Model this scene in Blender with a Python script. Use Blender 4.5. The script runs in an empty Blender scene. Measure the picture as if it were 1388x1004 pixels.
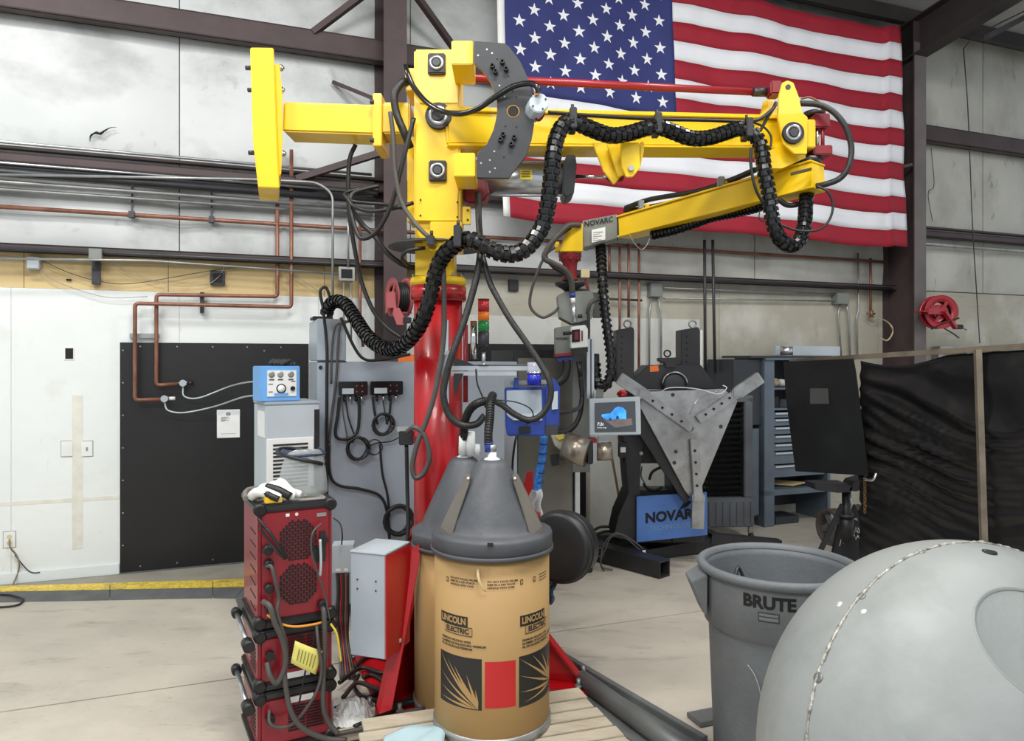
import bpy, bmesh, math, random
from mathutils import Vector, Matrix, noise
random.seed(7)
C = bpy.context.scene
COL = C.collection
# ------------------------------------------------------------------ camera, world, light, exposure
CH = 1.65; F = 1000.0; CX = 694.0; HY = 487.0
cam = bpy.data.objects.new('camera', bpy.data.cameras.new('camera')); COL.objects.link(cam)
cam.location = (0, 0, CH); cam.rotation_euler = (math.pi/2, 0, 0)
cam.data.sensor_width = 36; cam.data.lens = F/1388*36; cam.data.shift_y = -15.0/1388
cam.data.clip_start = 0.05
C.camera = cam
w = bpy.data.worlds.new('hall_light'); C.world = w; w.use_nodes = True
w.node_tree.nodes['Background'].inputs[0].default_value = (0.88, 0.94, 1.0, 1)
w.node_tree.nodes['Background'].inputs[1].default_value = 0.66
C.view_settings.view_transform = 'Standard'; C.view_settings.look = 'None'
C.view_settings.exposure = 0.23; C.view_settings.gamma = 1; C.view_settings.use_curve_mapping = False
C.cycles.use_denoising = True
try: C.cycles.max_bounces = 6
except Exception: pass
def area(loc, target, size, power, col=(1, .98, .94)):
    l = bpy.data.lights.new('high_bay_lamp', 'AREA'); l.shape = 'RECTANGLE'; l.size = size[0]; l.size_y = size[1]
    l.energy = power; l.color = col
    o = bpy.data.objects.new('high_bay_lamp', l); COL.objects.link(o); o.location = loc
    d = Vector(target) - Vector(loc); o.rotation_euler = d.to_track_quat('-Z', 'Y').to_euler(); return o
area((-3.2, 2.6, 5.3), (-3.4, 3.6, 0), (1.6, .5), 110)
area((0.3, 1.6, 5.5), (0.3, 3.2, 0.5), (1.6, .5), 130)
area((3.2, 3.8, 5.5), (3.2, 4.8, 0), (1.6, .5), 80)
area((-1.6, -1.6, 5.2), (-1.2, 3.5, 1.2), (2.2, .8), 125, (1, .99, .97))
area((3.0, -1.4, 5.2), (2.2, 3.0, 1.0), (2.0, .8), 60, (1, .99, .97))
# ------------------------------------------------------------------ coordinates
def P(px, py, Y): return Vector(((px-CX)/F*Y, Y, CH+(HY-py)/F*Y))
def G(px, py, z=0.0):
    Y = (CH-z)*F/(py-HY); return P(px, py, Y)
U = Vector((.934, .357, 0)).normalized(); N = Vector((.357, -.934, 0)).normalized(); Z = Vector((0, 0, 1)); X = Vector((1, 0, 0)); Yv = Vector((0, 1, 0))
WO = Vector((0, 6.83, 0)); WD = N.dot(WO)
def W(px, py, off=0.0):
    d = Vector(((px-CX)/F, 1, (HY-py)/F)); t = (WD+off)/(N.x*d.x+N.y); return Vector((d.x*t, t, CH+d.z*t))
def WP(u, z, off=0.0): return WO + U*u + N*off + Z*z
def wu(px, off=0.0): return (W(px, HY, off)-WO).dot(U)
def wz(px, py, off=0.0): return W(px, py, off).z
# ------------------------------------------------------------------ materials
def lin(c):
    out = []
    for v in c[:3]:
        v /= 255.0; out.append(v/12.92 if v <= .04045 else ((v+.055)/1.055)**2.4)
    return (*out, 1)
MATS = {}
def mat(name, col, rough=.5, metal=0.0, var=.08, scale=6.0, bump=0.0, bscale=60.0, dirt=None, damt=.5, dscale=3.0, coat=0.0, emit=0.0, alpha=None, trans=0.0, stretch=(1, 1, 1)):
    if name in MATS: return MATS[name]
    m = bpy.data.materials.new(name); m.use_nodes = True; nt = m.node_tree; nd = nt.nodes; lk = nt.links
    b = nd['Principled BSDF']; b.inputs['Roughness'].default_value = rough; b.inputs['Metallic'].default_value = metal
    if coat: b.inputs['Coat Weight'].default_value = coat
    if trans: b.inputs['Transmission Weight'].default_value = trans
    if alpha is not None: b.inputs['Alpha'].default_value = alpha
    g = nd.new('ShaderNodeNewGeometry'); mp = nd.new('ShaderNodeMapping'); lk.new(g.outputs['Position'], mp.inputs[0]); mp.inputs['Scale'].default_value = stretch
    L = lin(col)
    n = nd.new('ShaderNodeTexNoise'); n.inputs['Scale'].default_value = scale; n.inputs['Detail'].default_value = 5; lk.new(mp.outputs[0], n.inputs['Vector'])
    r = nd.new('ShaderNodeValToRGB'); r.color_ramp.elements[0].position = .32; r.color_ramp.elements[1].position = .68
    r.color_ramp.elements[0].color = (*[v*(1-var*1.6) for v in L[:3]], 1); r.color_ramp.elements[1].color = (*[min(1, v*(1+var)) for v in L[:3]], 1)
    lk.new(n.outputs[0], r.inputs[0]); out = r.outputs[0]
    if dirt is not None:
        n2 = nd.new('ShaderNodeTexNoise'); n2.inputs['Scale'].default_value = dscale; n2.inputs['Detail'].default_value = 8; n2.inputs['Roughness'].default_value = .65; lk.new(mp.outputs[0], n2.inputs['Vector'])
        r2 = nd.new('ShaderNodeValToRGB'); r2.color_ramp.elements[0].position = .5; r2.color_ramp.elements[1].position = .72
        r2.color_ramp.elements[0].color = (0, 0, 0, 1); r2.color_ramp.elements[1].color = (damt, damt, damt, 1)
        lk.new(n2.outputs[0], r2.inputs[0]); mx = nd.new('ShaderNodeMixRGB'); lk.new(r2.outputs[0], mx.inputs[0]); lk.new(out, mx.inputs[1]); mx.inputs[2].default_value = lin(dirt); out = mx.outputs[0]
    lk.new(out, b.inputs['Base Color'])
    if emit: lk.new(out, b.inputs['Emission Color']); b.inputs['Emission Strength'].default_value = emit
    if bump:
        n3 = nd.new('ShaderNodeTexNoise'); n3.inputs['Scale'].default_value = bscale; n3.inputs['Detail'].default_value = 4; lk.new(mp.outputs[0], n3.inputs['Vector'])
        bp = nd.new('ShaderNodeBump'); bp.inputs['Strength'].default_value = bump; bp.inputs['Distance'].default_value = .01; lk.new(n3.outputs[0], bp.inputs['Height']); lk.new(bp.outputs[0], b.inputs['Normal'])
    m.diffuse_color = L; MATS[name] = m; m['out'] = 0
    return m
YEL = mat('yellow_paint', (236, 196, 0), .42, 0, .03, 3, coat=.15, dirt=(206, 166, 8), damt=.25, dscale=2)
RED = mat('red_paint', (172, 10, 20), .34, 0, .06, 3, coat=.2)
DRED = mat('dark_red_paint', (134, 26, 36), .4, 0, .12, 8, dirt=(80, 30, 30), damt=.4)
ROD = mat('rod_red', (146, 24, 38), .36, 0, .05, coat=.1)
BLK = mat('black_rubber', (27, 27, 28), .45, 0, .15, 12)
BLKG = mat('black_gloss_plastic', (20, 21, 22), .22, 0, .15, 12)
BLKM = mat('black_paint', (34, 35, 38), .42, 0, .12, 6, dirt=(70, 70, 72), damt=.2)
CHAR = mat('charcoal_plate', (44, 46, 50), .5, 0, .08, 5, dirt=(60, 62, 66), damt=.35, dscale=5)
GRY = mat('grey_enclosure_paint', (164, 174, 184), .36, .08, .05, 3, dirt=(140, 150, 160), damt=.4, dscale=2)
LGRY = mat('light_grey_paint', (184, 194, 200), .4, .1, .05, 3)
MGRY = mat('mid_grey_paint', (122, 126, 122), .45, 0, .06, 4)
ALU = mat('aluminium', (200, 204, 208), .28, .85, .06, 10)
STL = mat('bare_steel', (172, 173, 174), .3, .75, .15, 7, dirt=(90, 86, 80), damt=.5, dscale=4, bump=.1)
CHR = mat('chrome', (215, 216, 218), .15, 1.0, .04)
ZINC = mat('galvanised_conduit', (160, 163, 162), .4, .6, .12, 10)
COP = mat('copper_pipe', (142, 96, 78), .42, .35, .2, 9, dirt=(104, 68, 56), damt=.6, dscale=7)
BRN = mat('brown_primer_steel', (70, 56, 57), .6, 0, .12, 4, dirt=(48, 40, 41), damt=.6, dscale=3)
BRND = mat('dark_pipe', (58, 58, 62), .42, .2, .15, 6)
HOSE = mat('grey_hose', (74, 71, 68), .5, 0, .1, 10)
WHT = mat('white_plastic', (226, 228, 226), .45, 0, .04)
PAPER = mat('paper', (236, 238, 238), .8, 0, .02)
INK = mat('ink', (12, 12, 13), .7, 0, .05)
BLU = mat('blue_paint', (34, 60, 140), .38, 0, .08, 6)
# ------------------------------------------------------------------ mesh builder
class MB:
    def __init__(s): s.v = []; s.f = []; s.sm = []
    def add(s, vs, fs, smooth=False):
        k = len(s.v); s.v += [Vector(v) for v in vs]; s.f += [tuple(i+k for i in f) for f in fs]; s.sm += [smooth]*len(fs); return s
    def box8(s, c):   # c: 4 bottom, 4 top
        return s.add(c, [(3, 2, 1, 0), (4, 5, 6, 7), (0, 1, 5, 4), (1, 2, 6, 5), (2, 3, 7, 6), (3, 0, 4, 7)])
    def box(s, c, sx, sy, sz, ax=X, ay=Yv, az=Z):
        c = Vector(c); a = ax*sx/2; b = ay*sy/2; d = az*sz/2
        return s.box8([c-a-b-d, c+a-b-d, c+a+b-d, c-a+b-d, c-a-b+d, c+a-b+d, c+a+b+d, c-a+b+d])
    def wbox(s, u0, u1, z0, z1, o0, o1):   # box in wall frame
        return s.box8([WP(u0, z0, o1), WP(u1, z0, o1), WP(u1, z0, o0), WP(u0, z0, o0), WP(u0, z1, o1), WP(u1, z1, o1), WP(u1, z1, o0), WP(u0, z1, o0)])
    def beam(s, A, B, wd, ht, up=Z, wd2=None, ht2=None):
        A = Vector(A); B = Vector(B); t = (B-A).normalized(); r = t.cross(up).normalized(); u2 = r.cross(t)
        wd2 = wd if wd2 is None else wd2; ht2 = ht if ht2 is None else ht2
        a = [A-r*wd/2-u2*ht/2, A+r*wd/2-u2*ht/2, A+r*wd/2+u2*ht/2, A-r*wd/2+u2*ht/2]
        b = [B-r*wd2/2-u2*ht2/2, B+r*wd2/2-u2*ht2/2, B+r*wd2/2+u2*ht2/2, B-r*wd2/2+u2*ht2/2]
        return s.add(a+b, [(0, 1, 2, 3), (7, 6, 5, 4), (0, 4, 5, 1), (1, 5, 6, 2), (2, 6, 7, 3), (3, 7, 4, 0)])
    def prism(s, pts, vec):
        pts = [Vector(p) for p in pts]; n = len(pts); vec = Vector(vec)
        fs = [tuple(range(n))[::-1], tuple(range(n, 2*n))] + [(i, (i+1) % n, (i+1) % n+n, i+n) for i in range(n)]
        return s.add(pts+[p+vec for p in pts], fs)
    def cyl(s, A, B, r, r2=None, seg=16, caps=True):
        A = Vector(A); B = Vector(B); t = (B-A).normalized(); a = t.orthogonal().normalized(); b = t.cross(a)
        r2 = r if r2 is None else r2; k = len(s.v)
        ra = [A+(a*math.cos(q)+b*math.sin(q))*r for q in [2*math.pi*i/seg for i in range(seg)]]
        rb = [B+(a*math.cos(q)+b*math.sin(q))*r2 for q in [2*math.pi*i/seg for i in range(seg)]]
        s.add(ra+rb, [(i, (i+1) % seg, (i+1) % seg+seg, i+seg) for i in range(seg)], True)
        if caps:
            s.add(ra, [tuple(range(seg))[::-1]]); s.add(rb, [tuple(range(seg))])
        return s
    def lathe(s, O, axis, prof, seg=32, a0=0, a1=2*math.pi, ref=None, smooth=True):   # prof: (r, h)
        O = Vector(O); t = Vector(axis).normalized(); a = (ref - t*ref.dot(t)).normalized() if ref is not None else t.orthogonal().normalized(); b = t.cross(a)
        full = abs(a1-a0-2*math.pi) < 1e-6; n = seg if full else seg+1; vs = []
        for r, h in prof:
            for i in range(n):
                q = a0+(a1-a0)*i/seg; vs.append(O+t*h+(a*math.cos(q)+b*math.sin(q))*r)
        fs = []
        for j in range(len(prof)-1):
            for i in range(seg):
                i2 = (i+1) % n if full else i+1
                fs.append((j*n+i, j*n+i2, (j+1)*n+i2, (j+1)*n+i))
        return s.add(vs, fs, smooth)
    def tube(s, pts, r, seg=8, caps=True):
        pts = [Vector(p) for p in pts]; n = len(pts); rr = r if isinstance(r, (list, tuple)) else [r]*n
        t0 = (pts[1]-pts[0]).normalized(); a = t0.orthogonal().normalized(); vs = []; pt = t0
        for i, p in enumerate(pts):
            t = (pts[min(i+1, n-1)]-pts[max(i-1, 0)]); t = t.normalized() if t.length > 1e-9 else pt
            a = (pt.rotation_difference(t) @ a); a = (a-t*a.dot(t)).normalized(); b = t.cross(a); pt = t
            for k in range(seg):
                q = 2*math.pi*k/seg; vs.append(p+(a*math.cos(q)+b*math.sin(q))*rr[i])
        fs = [(i*seg+k, i*seg+(k+1) % seg, (i+1)*seg+(k+1) % seg, (i+1)*seg+k) for i in range(n-1) for k in range(seg)]
        s.add(vs, fs, True)
        if caps: s.add(vs[:seg], [tuple(range(seg))[::-1]]); s.add(vs[-seg:], [tuple(range(seg))])
        return s
    def grid(s, fn, nu, nv, smooth=True, flip=False):
        vs = [fn(i/nu, j/nv) for j in range(nv+1) for i in range(nu+1)]
        fs = [(j*(nu+1)+i, j*(nu+1)+i+1, (j+1)*(nu+1)+i+1, (j+1)*(nu+1)+i) for j in range(nv) for i in range(nu)]
        if flip: fs = [f[::-1] for f in fs]
        return s.add(vs, fs, smooth)
    def sphere(s, c, r, seg=16, sc=(1, 1, 1)):
        c = Vector(c); rings = seg//2
        prof = []
        vs = []; fs = []
        for j in range(rings+1):
            th = math.pi*j/rings
            for i in range(seg):
                q = 2*math.pi*i/seg; vs.append(c+Vector((math.sin(th)*math.cos(q)*r*sc[0], math.sin(th)*math.sin(q)*r*sc[1], math.cos(th)*r*sc[2])))
        for j in range(rings):
            for i in range(seg): fs.append((j*seg+i, (j+1)*seg+i, (j+1)*seg+(i+1) % seg, j*seg+(i+1) % seg))
        return s.add(vs, fs, True)
    def build(s, name, m, parent=None, bevel=0.0, label=None, cat=None, group=None, kind=None, sol=0.0, bseg=2):
        me = bpy.data.meshes.new(name)
        lo = Vector((min(v.x for v in s.v), min(v.y for v in s.v), min(v.z for v in s.v))); hi = Vector((max(v.x for v in s.v), max(v.y for v in s.v), max(v.z for v in s.v)))
        c = Vector(((lo.x+hi.x)/2, (lo.y+hi.y)/2, lo.z))
        me.from_pydata([tuple(v-c) for v in s.v], [], s.f); me.polygons.foreach_set('use_smooth', s.sm); me.update()
        bm = bmesh.new(); bm.from_mesh(me); bmesh.ops.remove_doubles(bm, verts=bm.verts, dist=1e-6); bmesh.ops.recalc_face_normals(bm, faces=bm.faces)
        if bevel:
            es = [e for e in bm.edges if len(e.link_faces) == 2 and e.calc_face_angle(0) > .7]
            bmesh.ops.bevel(bm, geom=es, offset=bevel, segments=bseg, affect='EDGES', clamp_overlap=True)
        bm.to_mesh(me); bm.free()
        me.materials.append(m); o = bpy.data.objects.new(name, me); COL.objects.link(o); o.location = c
        o['wl'] = tuple(c)
        if sol:
            md = o.modifiers.new('thickness', 'SOLIDIFY'); md.thickness = sol; md.offset = 0
        if parent is not None:
            o.parent = parent; o.matrix_parent_inverse = Matrix.Translation(-Vector(parent['wl']))
        return tag(o, label, cat, group, kind)
def tag(o, label=None, cat=None, group=None, kind=None):
    if label: o['label'] = label
    if cat: o['category'] = cat
    if group: o['group'] = group
    if kind: o['kind'] = kind
    return o
def thing(name, loc, label, cat, group=None):
    o = bpy.data.objects.new(name, None); COL.objects.link(o); o.location = loc; o['wl'] = tuple(loc); o.empty_display_size = .1
    return tag(o, label, cat, group)
def mcopy(o, matrix, parent=None, name=None):     # copy sharing mesh data, world matrix given
    c = o.copy(); COL.objects.link(c)
    if name: c.name = name
    c.parent = None; c.matrix_world = matrix
    if parent is not None:
        c.parent = parent; c.matrix_parent_inverse = Matrix.Translation(-Vector(parent['wl'])); c.matrix_basis = matrix
    return c
def spline(pts, n=8):
    pts = [Vector(p) for p in pts]; out = []
    q = [pts[0]*2-pts[1]] + pts + [pts[-1]*2-pts[-2]]
    for i in range(1, len(q)-2):
        a, b, c, d = q[i-1:i+3]
        for k in range(n):
            t = k/n; out.append(.5*((2*b)+(c-a)*t+(2*a-5*b+4*c-d)*t*t+(3*b-a-3*c+d)*t**3))
    out.append(pts[-1]); return out
def pxs(lst, Y=None):    # list of (px,py[,Y]) -> points
    return [P(a[0], a[1], a[2] if len(a) > 2 else Y) for a in lst]
def cable(name, pts, r, m, label=None, cat=None, parent=None, seg=8, n=8, group=None):
    mb = MB(); mb.tube(spline(pts, n), r, seg); return mb.build(name, m, parent, label=label, cat=cat, group=group)
def resample(pts, step):
    out = [pts[0].copy()]; acc = 0.0
    for a, b in zip(pts, pts[1:]):
        L = (b-a).length; 
        if L < 1e-9: continue
        while acc+L >= step:
            t = (step-acc)/L; a = a.lerp(b, t); out.append(a.copy()); L = (b-a).length; acc = 0.0
            if L < 1e-9: break
        acc += L
    return out
def text_mb(txt, size, O, ax, up, out=None, bold=0.0, align='CENTER', fn=None, shear=0.0):
    cu = bpy.data.curves.new('t', 'FONT'); cu.body = txt; cu.size = size; cu.align_x = align; cu.align_y = 'CENTER'; cu.offset = bold; cu.resolution_u = 3; cu.shear = shear
    to = bpy.data.objects.new('t', cu); COL.objects.link(to)
    bpy.context.view_layer.update()
    me = bpy.data.meshes.new_from_object(to.evaluated_get(bpy.context.evaluated_depsgraph_get()))
    vs = [(v.co.x, v.co.y) for v in me.vertices]; fs = [tuple(p.vertices) for p in me.polygons]
    bpy.data.objects.remove(to); bpy.data.curves.remove(cu); bpy.data.meshes.remove(me)
    mb = MB(); O = Vector(O) if O is not None else None
    if fn is None: fn = lambda x, y: O+ax*x+up*y
    mb.add([fn(x, y) for x, y in vs], fs); return mb
# ------------------------------------------------------------------ structure
def concrete():
    m = mat('concrete', (188, 181, 168), .62, 0, .05, 1.2, bump=.12, bscale=30); nt = m.node_tree; nd = nt.nodes; lk = nt.links
    b = nd['Principled BSDF']; src = b.inputs['Base Color'].links[0].from_socket
    g = nd.new('ShaderNodeNewGeometry')
    def smear(scale, st, p0, p1, amt, col, src, rot=.37):
        mp = nd.new('ShaderNodeMapping'); mp.inputs['Scale'].default_value = st; mp.inputs['Rotation'].default_value = (0, 0, rot); lk.new(g.outputs['Position'], mp.inputs[0])
        n = nd.new('ShaderNodeTexNoise'); n.inputs['Scale'].default_value = scale; n.inputs['Detail'].default_value = 9; n.inputs['Roughness'].default_value = .62; lk.new(mp.outputs[0], n.inputs['Vector'])
        r = nd.new('ShaderNodeValToRGB'); r.color_ramp.elements[0].position = p0; r.color_ramp.elements[1].position = p1; r.color_ramp.elements[0].color = (0, 0, 0, 1); r.color_ramp.elements[1].color = (amt, amt, amt, 1); lk.new(n.outputs[0], r.inputs[0])
        x = nd.new('ShaderNodeMixRGB'); lk.new(r.outputs[0], x.inputs[0]); lk.new(src, x.inputs[1]); x.inputs[2].default_value = lin(col); return x.outputs[0]
    s = smear(1.1, (1, 1.6, 1), .46, .72, .5, (150, 146, 138), src)
    s = smear(5.0, (.5, 1.6, 1), .56, .72, .5, (122, 116, 106), s, 1.0)
    s = smear(22.0, (.6, 1.4, 1), .62, .72, .5, (110, 104, 96), s)
    s = smear(.8, (1, 1, 1), .52, .7, .6, (214, 206, 190), s)
    s = smear(14, (.15, 2.2, 1), .66, .70, .45, (96, 92, 88), s, .9)
    lk.new(s, b.inputs['Base Color']); return m
CON = concrete()
fl = MB().wbox(-9, 11, -.25, -.02, -.3, 12).build('floor', mat('joint_dirt', (60, 56, 50), .9), kind='structure')
for (o0, o1) in ((-.2, 2.294), (2.306, 6.2), (6.21, 12)):
    for (u0, u1) in ((-9, 3.2), (3.207, 11)) if o0 < 2.2 else ((-9, 11),):
        MB().wbox(u0, u1, -.05, 0, o0, o1).build('slab', CON, fl)
# --- back wall
def wallmat(name, col, var, stains, rough=.7, bump=.25, bscale=9):
    m = mat(name, col, rough, 0, var, 1.6, bump=bump, bscale=bscale); nt = m.node_tree; nd = nt.nodes; lk = nt.links
    b = nd['Principled BSDF']; s = b.inputs['Base Color'].links[0].from_socket; g = nd.new('ShaderNodeNewGeometry')
    for (sc, st, p0, p1, amt, c2) in stains:
        mp = nd.new('ShaderNodeMapping'); mp.inputs['Scale'].default_value = st; lk.new(g.outputs['Position'], mp.inputs[0])
        n = nd.new('ShaderNodeTexNoise'); n.inputs['Scale'].default_value = sc; n.inputs['Detail'].default_value = 8; n.inputs['Roughness'].default_value = .6; lk.new(mp.outputs[0], n.inputs['Vector'])
        r = nd.new('ShaderNodeValToRGB'); r.color_ramp.elements[0].position = p0; r.color_ramp.elements[1].position = p1; r.color_ramp.elements[0].color = (0, 0, 0, 1); r.color_ramp.elements[1].color = (amt, amt, amt, 1); lk.new(n.outputs[0], r.inputs[0])
        x = nd.new('ShaderNodeMixRGB'); lk.new(r.outputs[0], x.inputs[0]); lk.new(s, x.inputs[1]); x.inputs[2].default_value = lin(c2); s = x.outputs[0]
    lk.new(s, b.inputs['Base Color']); return m
WHITE = wallmat('white_wall_paint', (224, 229, 228), .03, [(3, (1, 1, 1), .58, .75, .4, (198, 196, 186)), (9, (1, 1, .4), .68, .76, .5, (150, 148, 142))], .6, .3, 14)
INSU = wallmat('vinyl_insulation', (196, 200, 200), .05, [(1.1, (1, 1, 1.4), .48, .66, .6, (132, 134, 134)), (5, (1, 1, 1), .62, .72, .5, (150, 148, 142)), (2.2, (1.5, 1.5, .25), .62, .7, .5, (168, 168, 164))], .45, .35, 5)
TAN = wallmat('bare_board', (208, 184, 134), .05, [(6, (1, 1, 1), .6, .72, .4, (168, 140, 96))], .7, .1)
CREAM = wallmat('cream_wall_paint', (172, 168, 154), .04, [(1.8, (1, 1, 1), .5, .7, .5, (214, 214, 208)), (5, (1, 1, .5), .6, .72, .5, (146, 134, 112)), (3, (.4, .4, 3), .6, .68, .4, (134, 130, 118))], .65, .4, 8)
INSUR = wallmat('vinyl_insulation_dirty', (186, 186, 178), .05, [(1.6, (1, 1, .8), .48, .7, .6, (138, 134, 124)), (7, (1, 1, .3), .62, .7, .7, (110, 102, 90))], .5, .4, 6)
wall = MB().wbox(-7, 9.5, 0, 5.9, -.25, -.03).build('wall_back', mat('wall_core', (90, 88, 84), .8), kind='structure')
def sheet(u0, u1, z0, z1, m, bulge=.035, nm='insulation_sheet', o=0.0):
    sd = random.random()*50
    def fn(a, b):
        e = (4*a*(1-a))**.5*(4*b*(1-b))**.4; uu = u0+(u1-u0)*a; zz = z0+(z1-z0)*b
        return WP(uu, zz, o-.02+bulge*e+.016*noise.noise(Vector((uu*1.7, zz*2.2, sd)))*e)
    MB().grid(fn, 14, 10).build(nm, m, wall)
uL = wu(243); us = [-6.9, uL-3.72, uL-1.86, uL, uL+1.86, uL+3.72, uL+5.58, wu(1253)-.1, wu(1253)+1.0, wu(1253)+2.2, 9.4]
for a, b in zip(us, us[1:]):
    dirty = a > 3.4
    for z0, z1 in ((2.46, 3.12), (3.12, 4.24), (4.24, 5.6)):
        sheet(a+.004, b-.004, z0+.004, z1-.004, INSUR if dirty or (z0 < 2.5 and a > 0) else INSU)
uA = wu(432); uB = wu(628)
for a, b in ((-6.9, -4.2), (-4.2, wu(15)), (wu(15), wu(243)), (wu(243), uA), ):
    MB().wbox(a+.001, b-.001, .0, 2.178, -.03, 0.0).build('wall_board', WHITE, wall)
for a, b in ((-6.9, wu(32)), (wu(32), wu(228)), (wu(228), wu(440)), (wu(440), uB)):
    MB().wbox(a+.002, b-.002, 2.18, 2.46, -.03, -.008).build('wall_board', TAN, wall, label='tan unpainted wall board strip')
for a, b, z0, z1 in ((uA, uB, 0, 2.178), (uB, wu(975), 0, 2.45), (wu(975), wu(1190), 0, 2.45), (wu(1190), 7.6, 0, 2.45), (7.6, 9.4, 0, 2.45)):
    MB().wbox(a+.002, b-.002, z0, z1, -.03, 0.0).build('wall_board', CREAM if a >= uB-.01 else WHITE, wall)
MB().wbox(-6.9, wu(162), 0, .085, 0, .018).build('baseboard_left', WHITE, bevel=.004, kind='structure')
# painted-over repairs and stains that have their own outline
stn = mat('stained_paint', (217, 216, 206), .7, 0, .05, 12)
st = MB(); u = wu(105); st.wbox(u-.035, u+.035, .22, 1.38, 0, .0025)
st.build('cover_strip', stn, wall, label='stained vertical cover strip')
# white painted patch low on the cream wall
MB().wbox(wu(632), wu(760), 0, wz(690, 428), 0, .004).build('painted_patch', mat('patch_paint', (205, 206, 202), .6, 0, .05, 3, dirt=(170, 160, 140), damt=.4, dscale=4), wall)
MB().wbox(wu(800), wu(948), 0, wz(900, 432), 0, .004).build('painted_patch', MATS['patch_paint'], wall)
# girts
uc2_ = wu(1247, .42)
def girt(z, h=.2, u0=-6.9, u1=9.4, off=.16, lip=.03):
    mb = MB()
    mb.wbox(u0, u1, z+h-.012, z+h, .0, off); mb.wbox(u0, u1, z, z+h, off-.012, off); mb.wbox(u0, u1, z, z+.012, .05, off); mb.wbox(u0, u1, z+.0, z+.0+lip, .05, .062)
    return mb.build('steel_girt', BRN, kind='structure')
girt(4.17, .18); girt(3.07, .07, off=.14); MB().wbox(-6.9, uc2_+3, 3.186, 3.208, 0, .06).build('steel_girt', BRN, kind='structure'); girt(2.43, .06, off=.12, u1=uc2_)
# low lying brown angle lines, bright top edge
def column(u, d, wf, z1, depth_top):
    mb = MB(); mb.wbox(u-wf/2, u+wf/2, 0, z1, d-.014, d); mb.wbox(u-wf/2, u+wf/2, 0, z1, .0, .014); mb.wbox(u-.006, u+.006, 0, z1, .014, d-.014)
    mb.wbox(u-wf/2-.04, u+wf/2+.04, 0, .02, -.0, d+.05)
    return mb.build('steel_column', BRN, kind='structure')
uc1 = wu(536, .42); uc2 = wu(1247, .42)
column(uc1, .42, .19, 5.5, .5); column(uc2, .42, .17, 5.35, .5)
rz_col = 5.12
def strut(a, b, wd=.05, ht=.05):
    return MB().beam(a, b, wd, ht).build('flange_brace', BRN, kind='structure')
for u_, o_ in ((uc2, .42),): MB().wbox(u_-.085, u_+.085, .02, rz_col, o_+.001, o_+.006).build('column_face', mat('lit_brown', (104, 97, 96), .6, 0, .1, 4), kind='structure')  # paler plate: the lit look of the right column's front flange, put into colour
strut(WP(uc1-.62, 4.33, .15), WP(uc1-.08, 4.75, .40)); strut(WP(uc1+.1, 4.75, .40), WP(uc1+.62, 4.33, .15))
strut(WP(uc1-.45, 3.98, .05), WP(uc1-.1, 3.75, .38), .03, .03)
strut(WP(uc1-.75, 3.12, .14), WP(uc1-.08, 3.34, .41)); strut(WP(uc2-.1, 3.78, .40), WP(uc2-.75, 3.62, .14), .04, .03)
# roof: ceiling sheets, purlins, rafters
def rz(off): return 5.55+.13*off
CEIL = wallmat('roof_insulation', (168, 168, 166), .06, [(1.2, (1, 1, 1), .5, .7, .5, (120, 120, 118))], .6)
ce = MB(); ce.box8([WP(-7, rz(-.2), -.2), WP(9.4, rz(-.2), -.2), WP(9.4, rz(11), 11), WP(-7, rz(11), 11), WP(-7, rz(-.2)+.1, -.2), WP(9.4, rz(-.2)+.1, -.2), WP(9.4, rz(11)+.1, 11), WP(-7, rz(11)+.1, 11)])
ce.build('ceiling', CEIL, kind='structure')
DBR = mat('dark_rafter_paint', (50, 44, 44), .6, 0, .1, 4)
for off in (.25, 1.75, 3.25, 4.75, 6.25):
    mb = MB(); z = rz(off)-.21; mb.wbox(-7, 9.4, z, z+.2, off, off+.012); mb.wbox(-7, 9.4, z, z+.012, off, off+.08); mb.wbox(-7, 9.4, z+.19, z+.2, off-.06, off); mb.build('roof_purlin', DBR, kind='structure')
for uc in (uc1, uc2):
    mb = MB(); h0 = .40; h1 = .30
    a = WP(uc, rz(0)-.22, 0.0); 
    def RP(du, off, dz): return WP(uc+du, rz(off)-.22+dz, off)
    for du0, du1, za, zb in ((-.1, .1, -.014, 0), ):
        mb.box8([RP(-.1, .0, -.014), RP(.1, .0, -.014), RP(.1, 9, -.014), RP(-.1, 9, -.014), RP(-.1, .0, 0), RP(.1, .0, 0), RP(.1, 9, 0), RP(-.1, 9, 0)])
    mb.box8([RP(-.006, .0, -h0), RP(.006, .0, -h0), RP(.006, 9, -h1), RP(-.006, 9, -h1), RP(-.006, .0, 0), RP(.006, .0, 0), RP(.006, 9, 0), RP(-.006, 9, 0)])
    mb.box8([RP(-.1, .0, -h0-.014), RP(.1, .0, -h0-.014), RP(.1, 9, -h1-.014), RP(-.1, 9, -h1-.014), RP(-.1, .0, -h0), RP(.1, .0, -h0), RP(.1, 9, -h1), RP(-.1, 9, -h1)])
    mb.build('roof_rafter', DBR, kind='structure')
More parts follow.
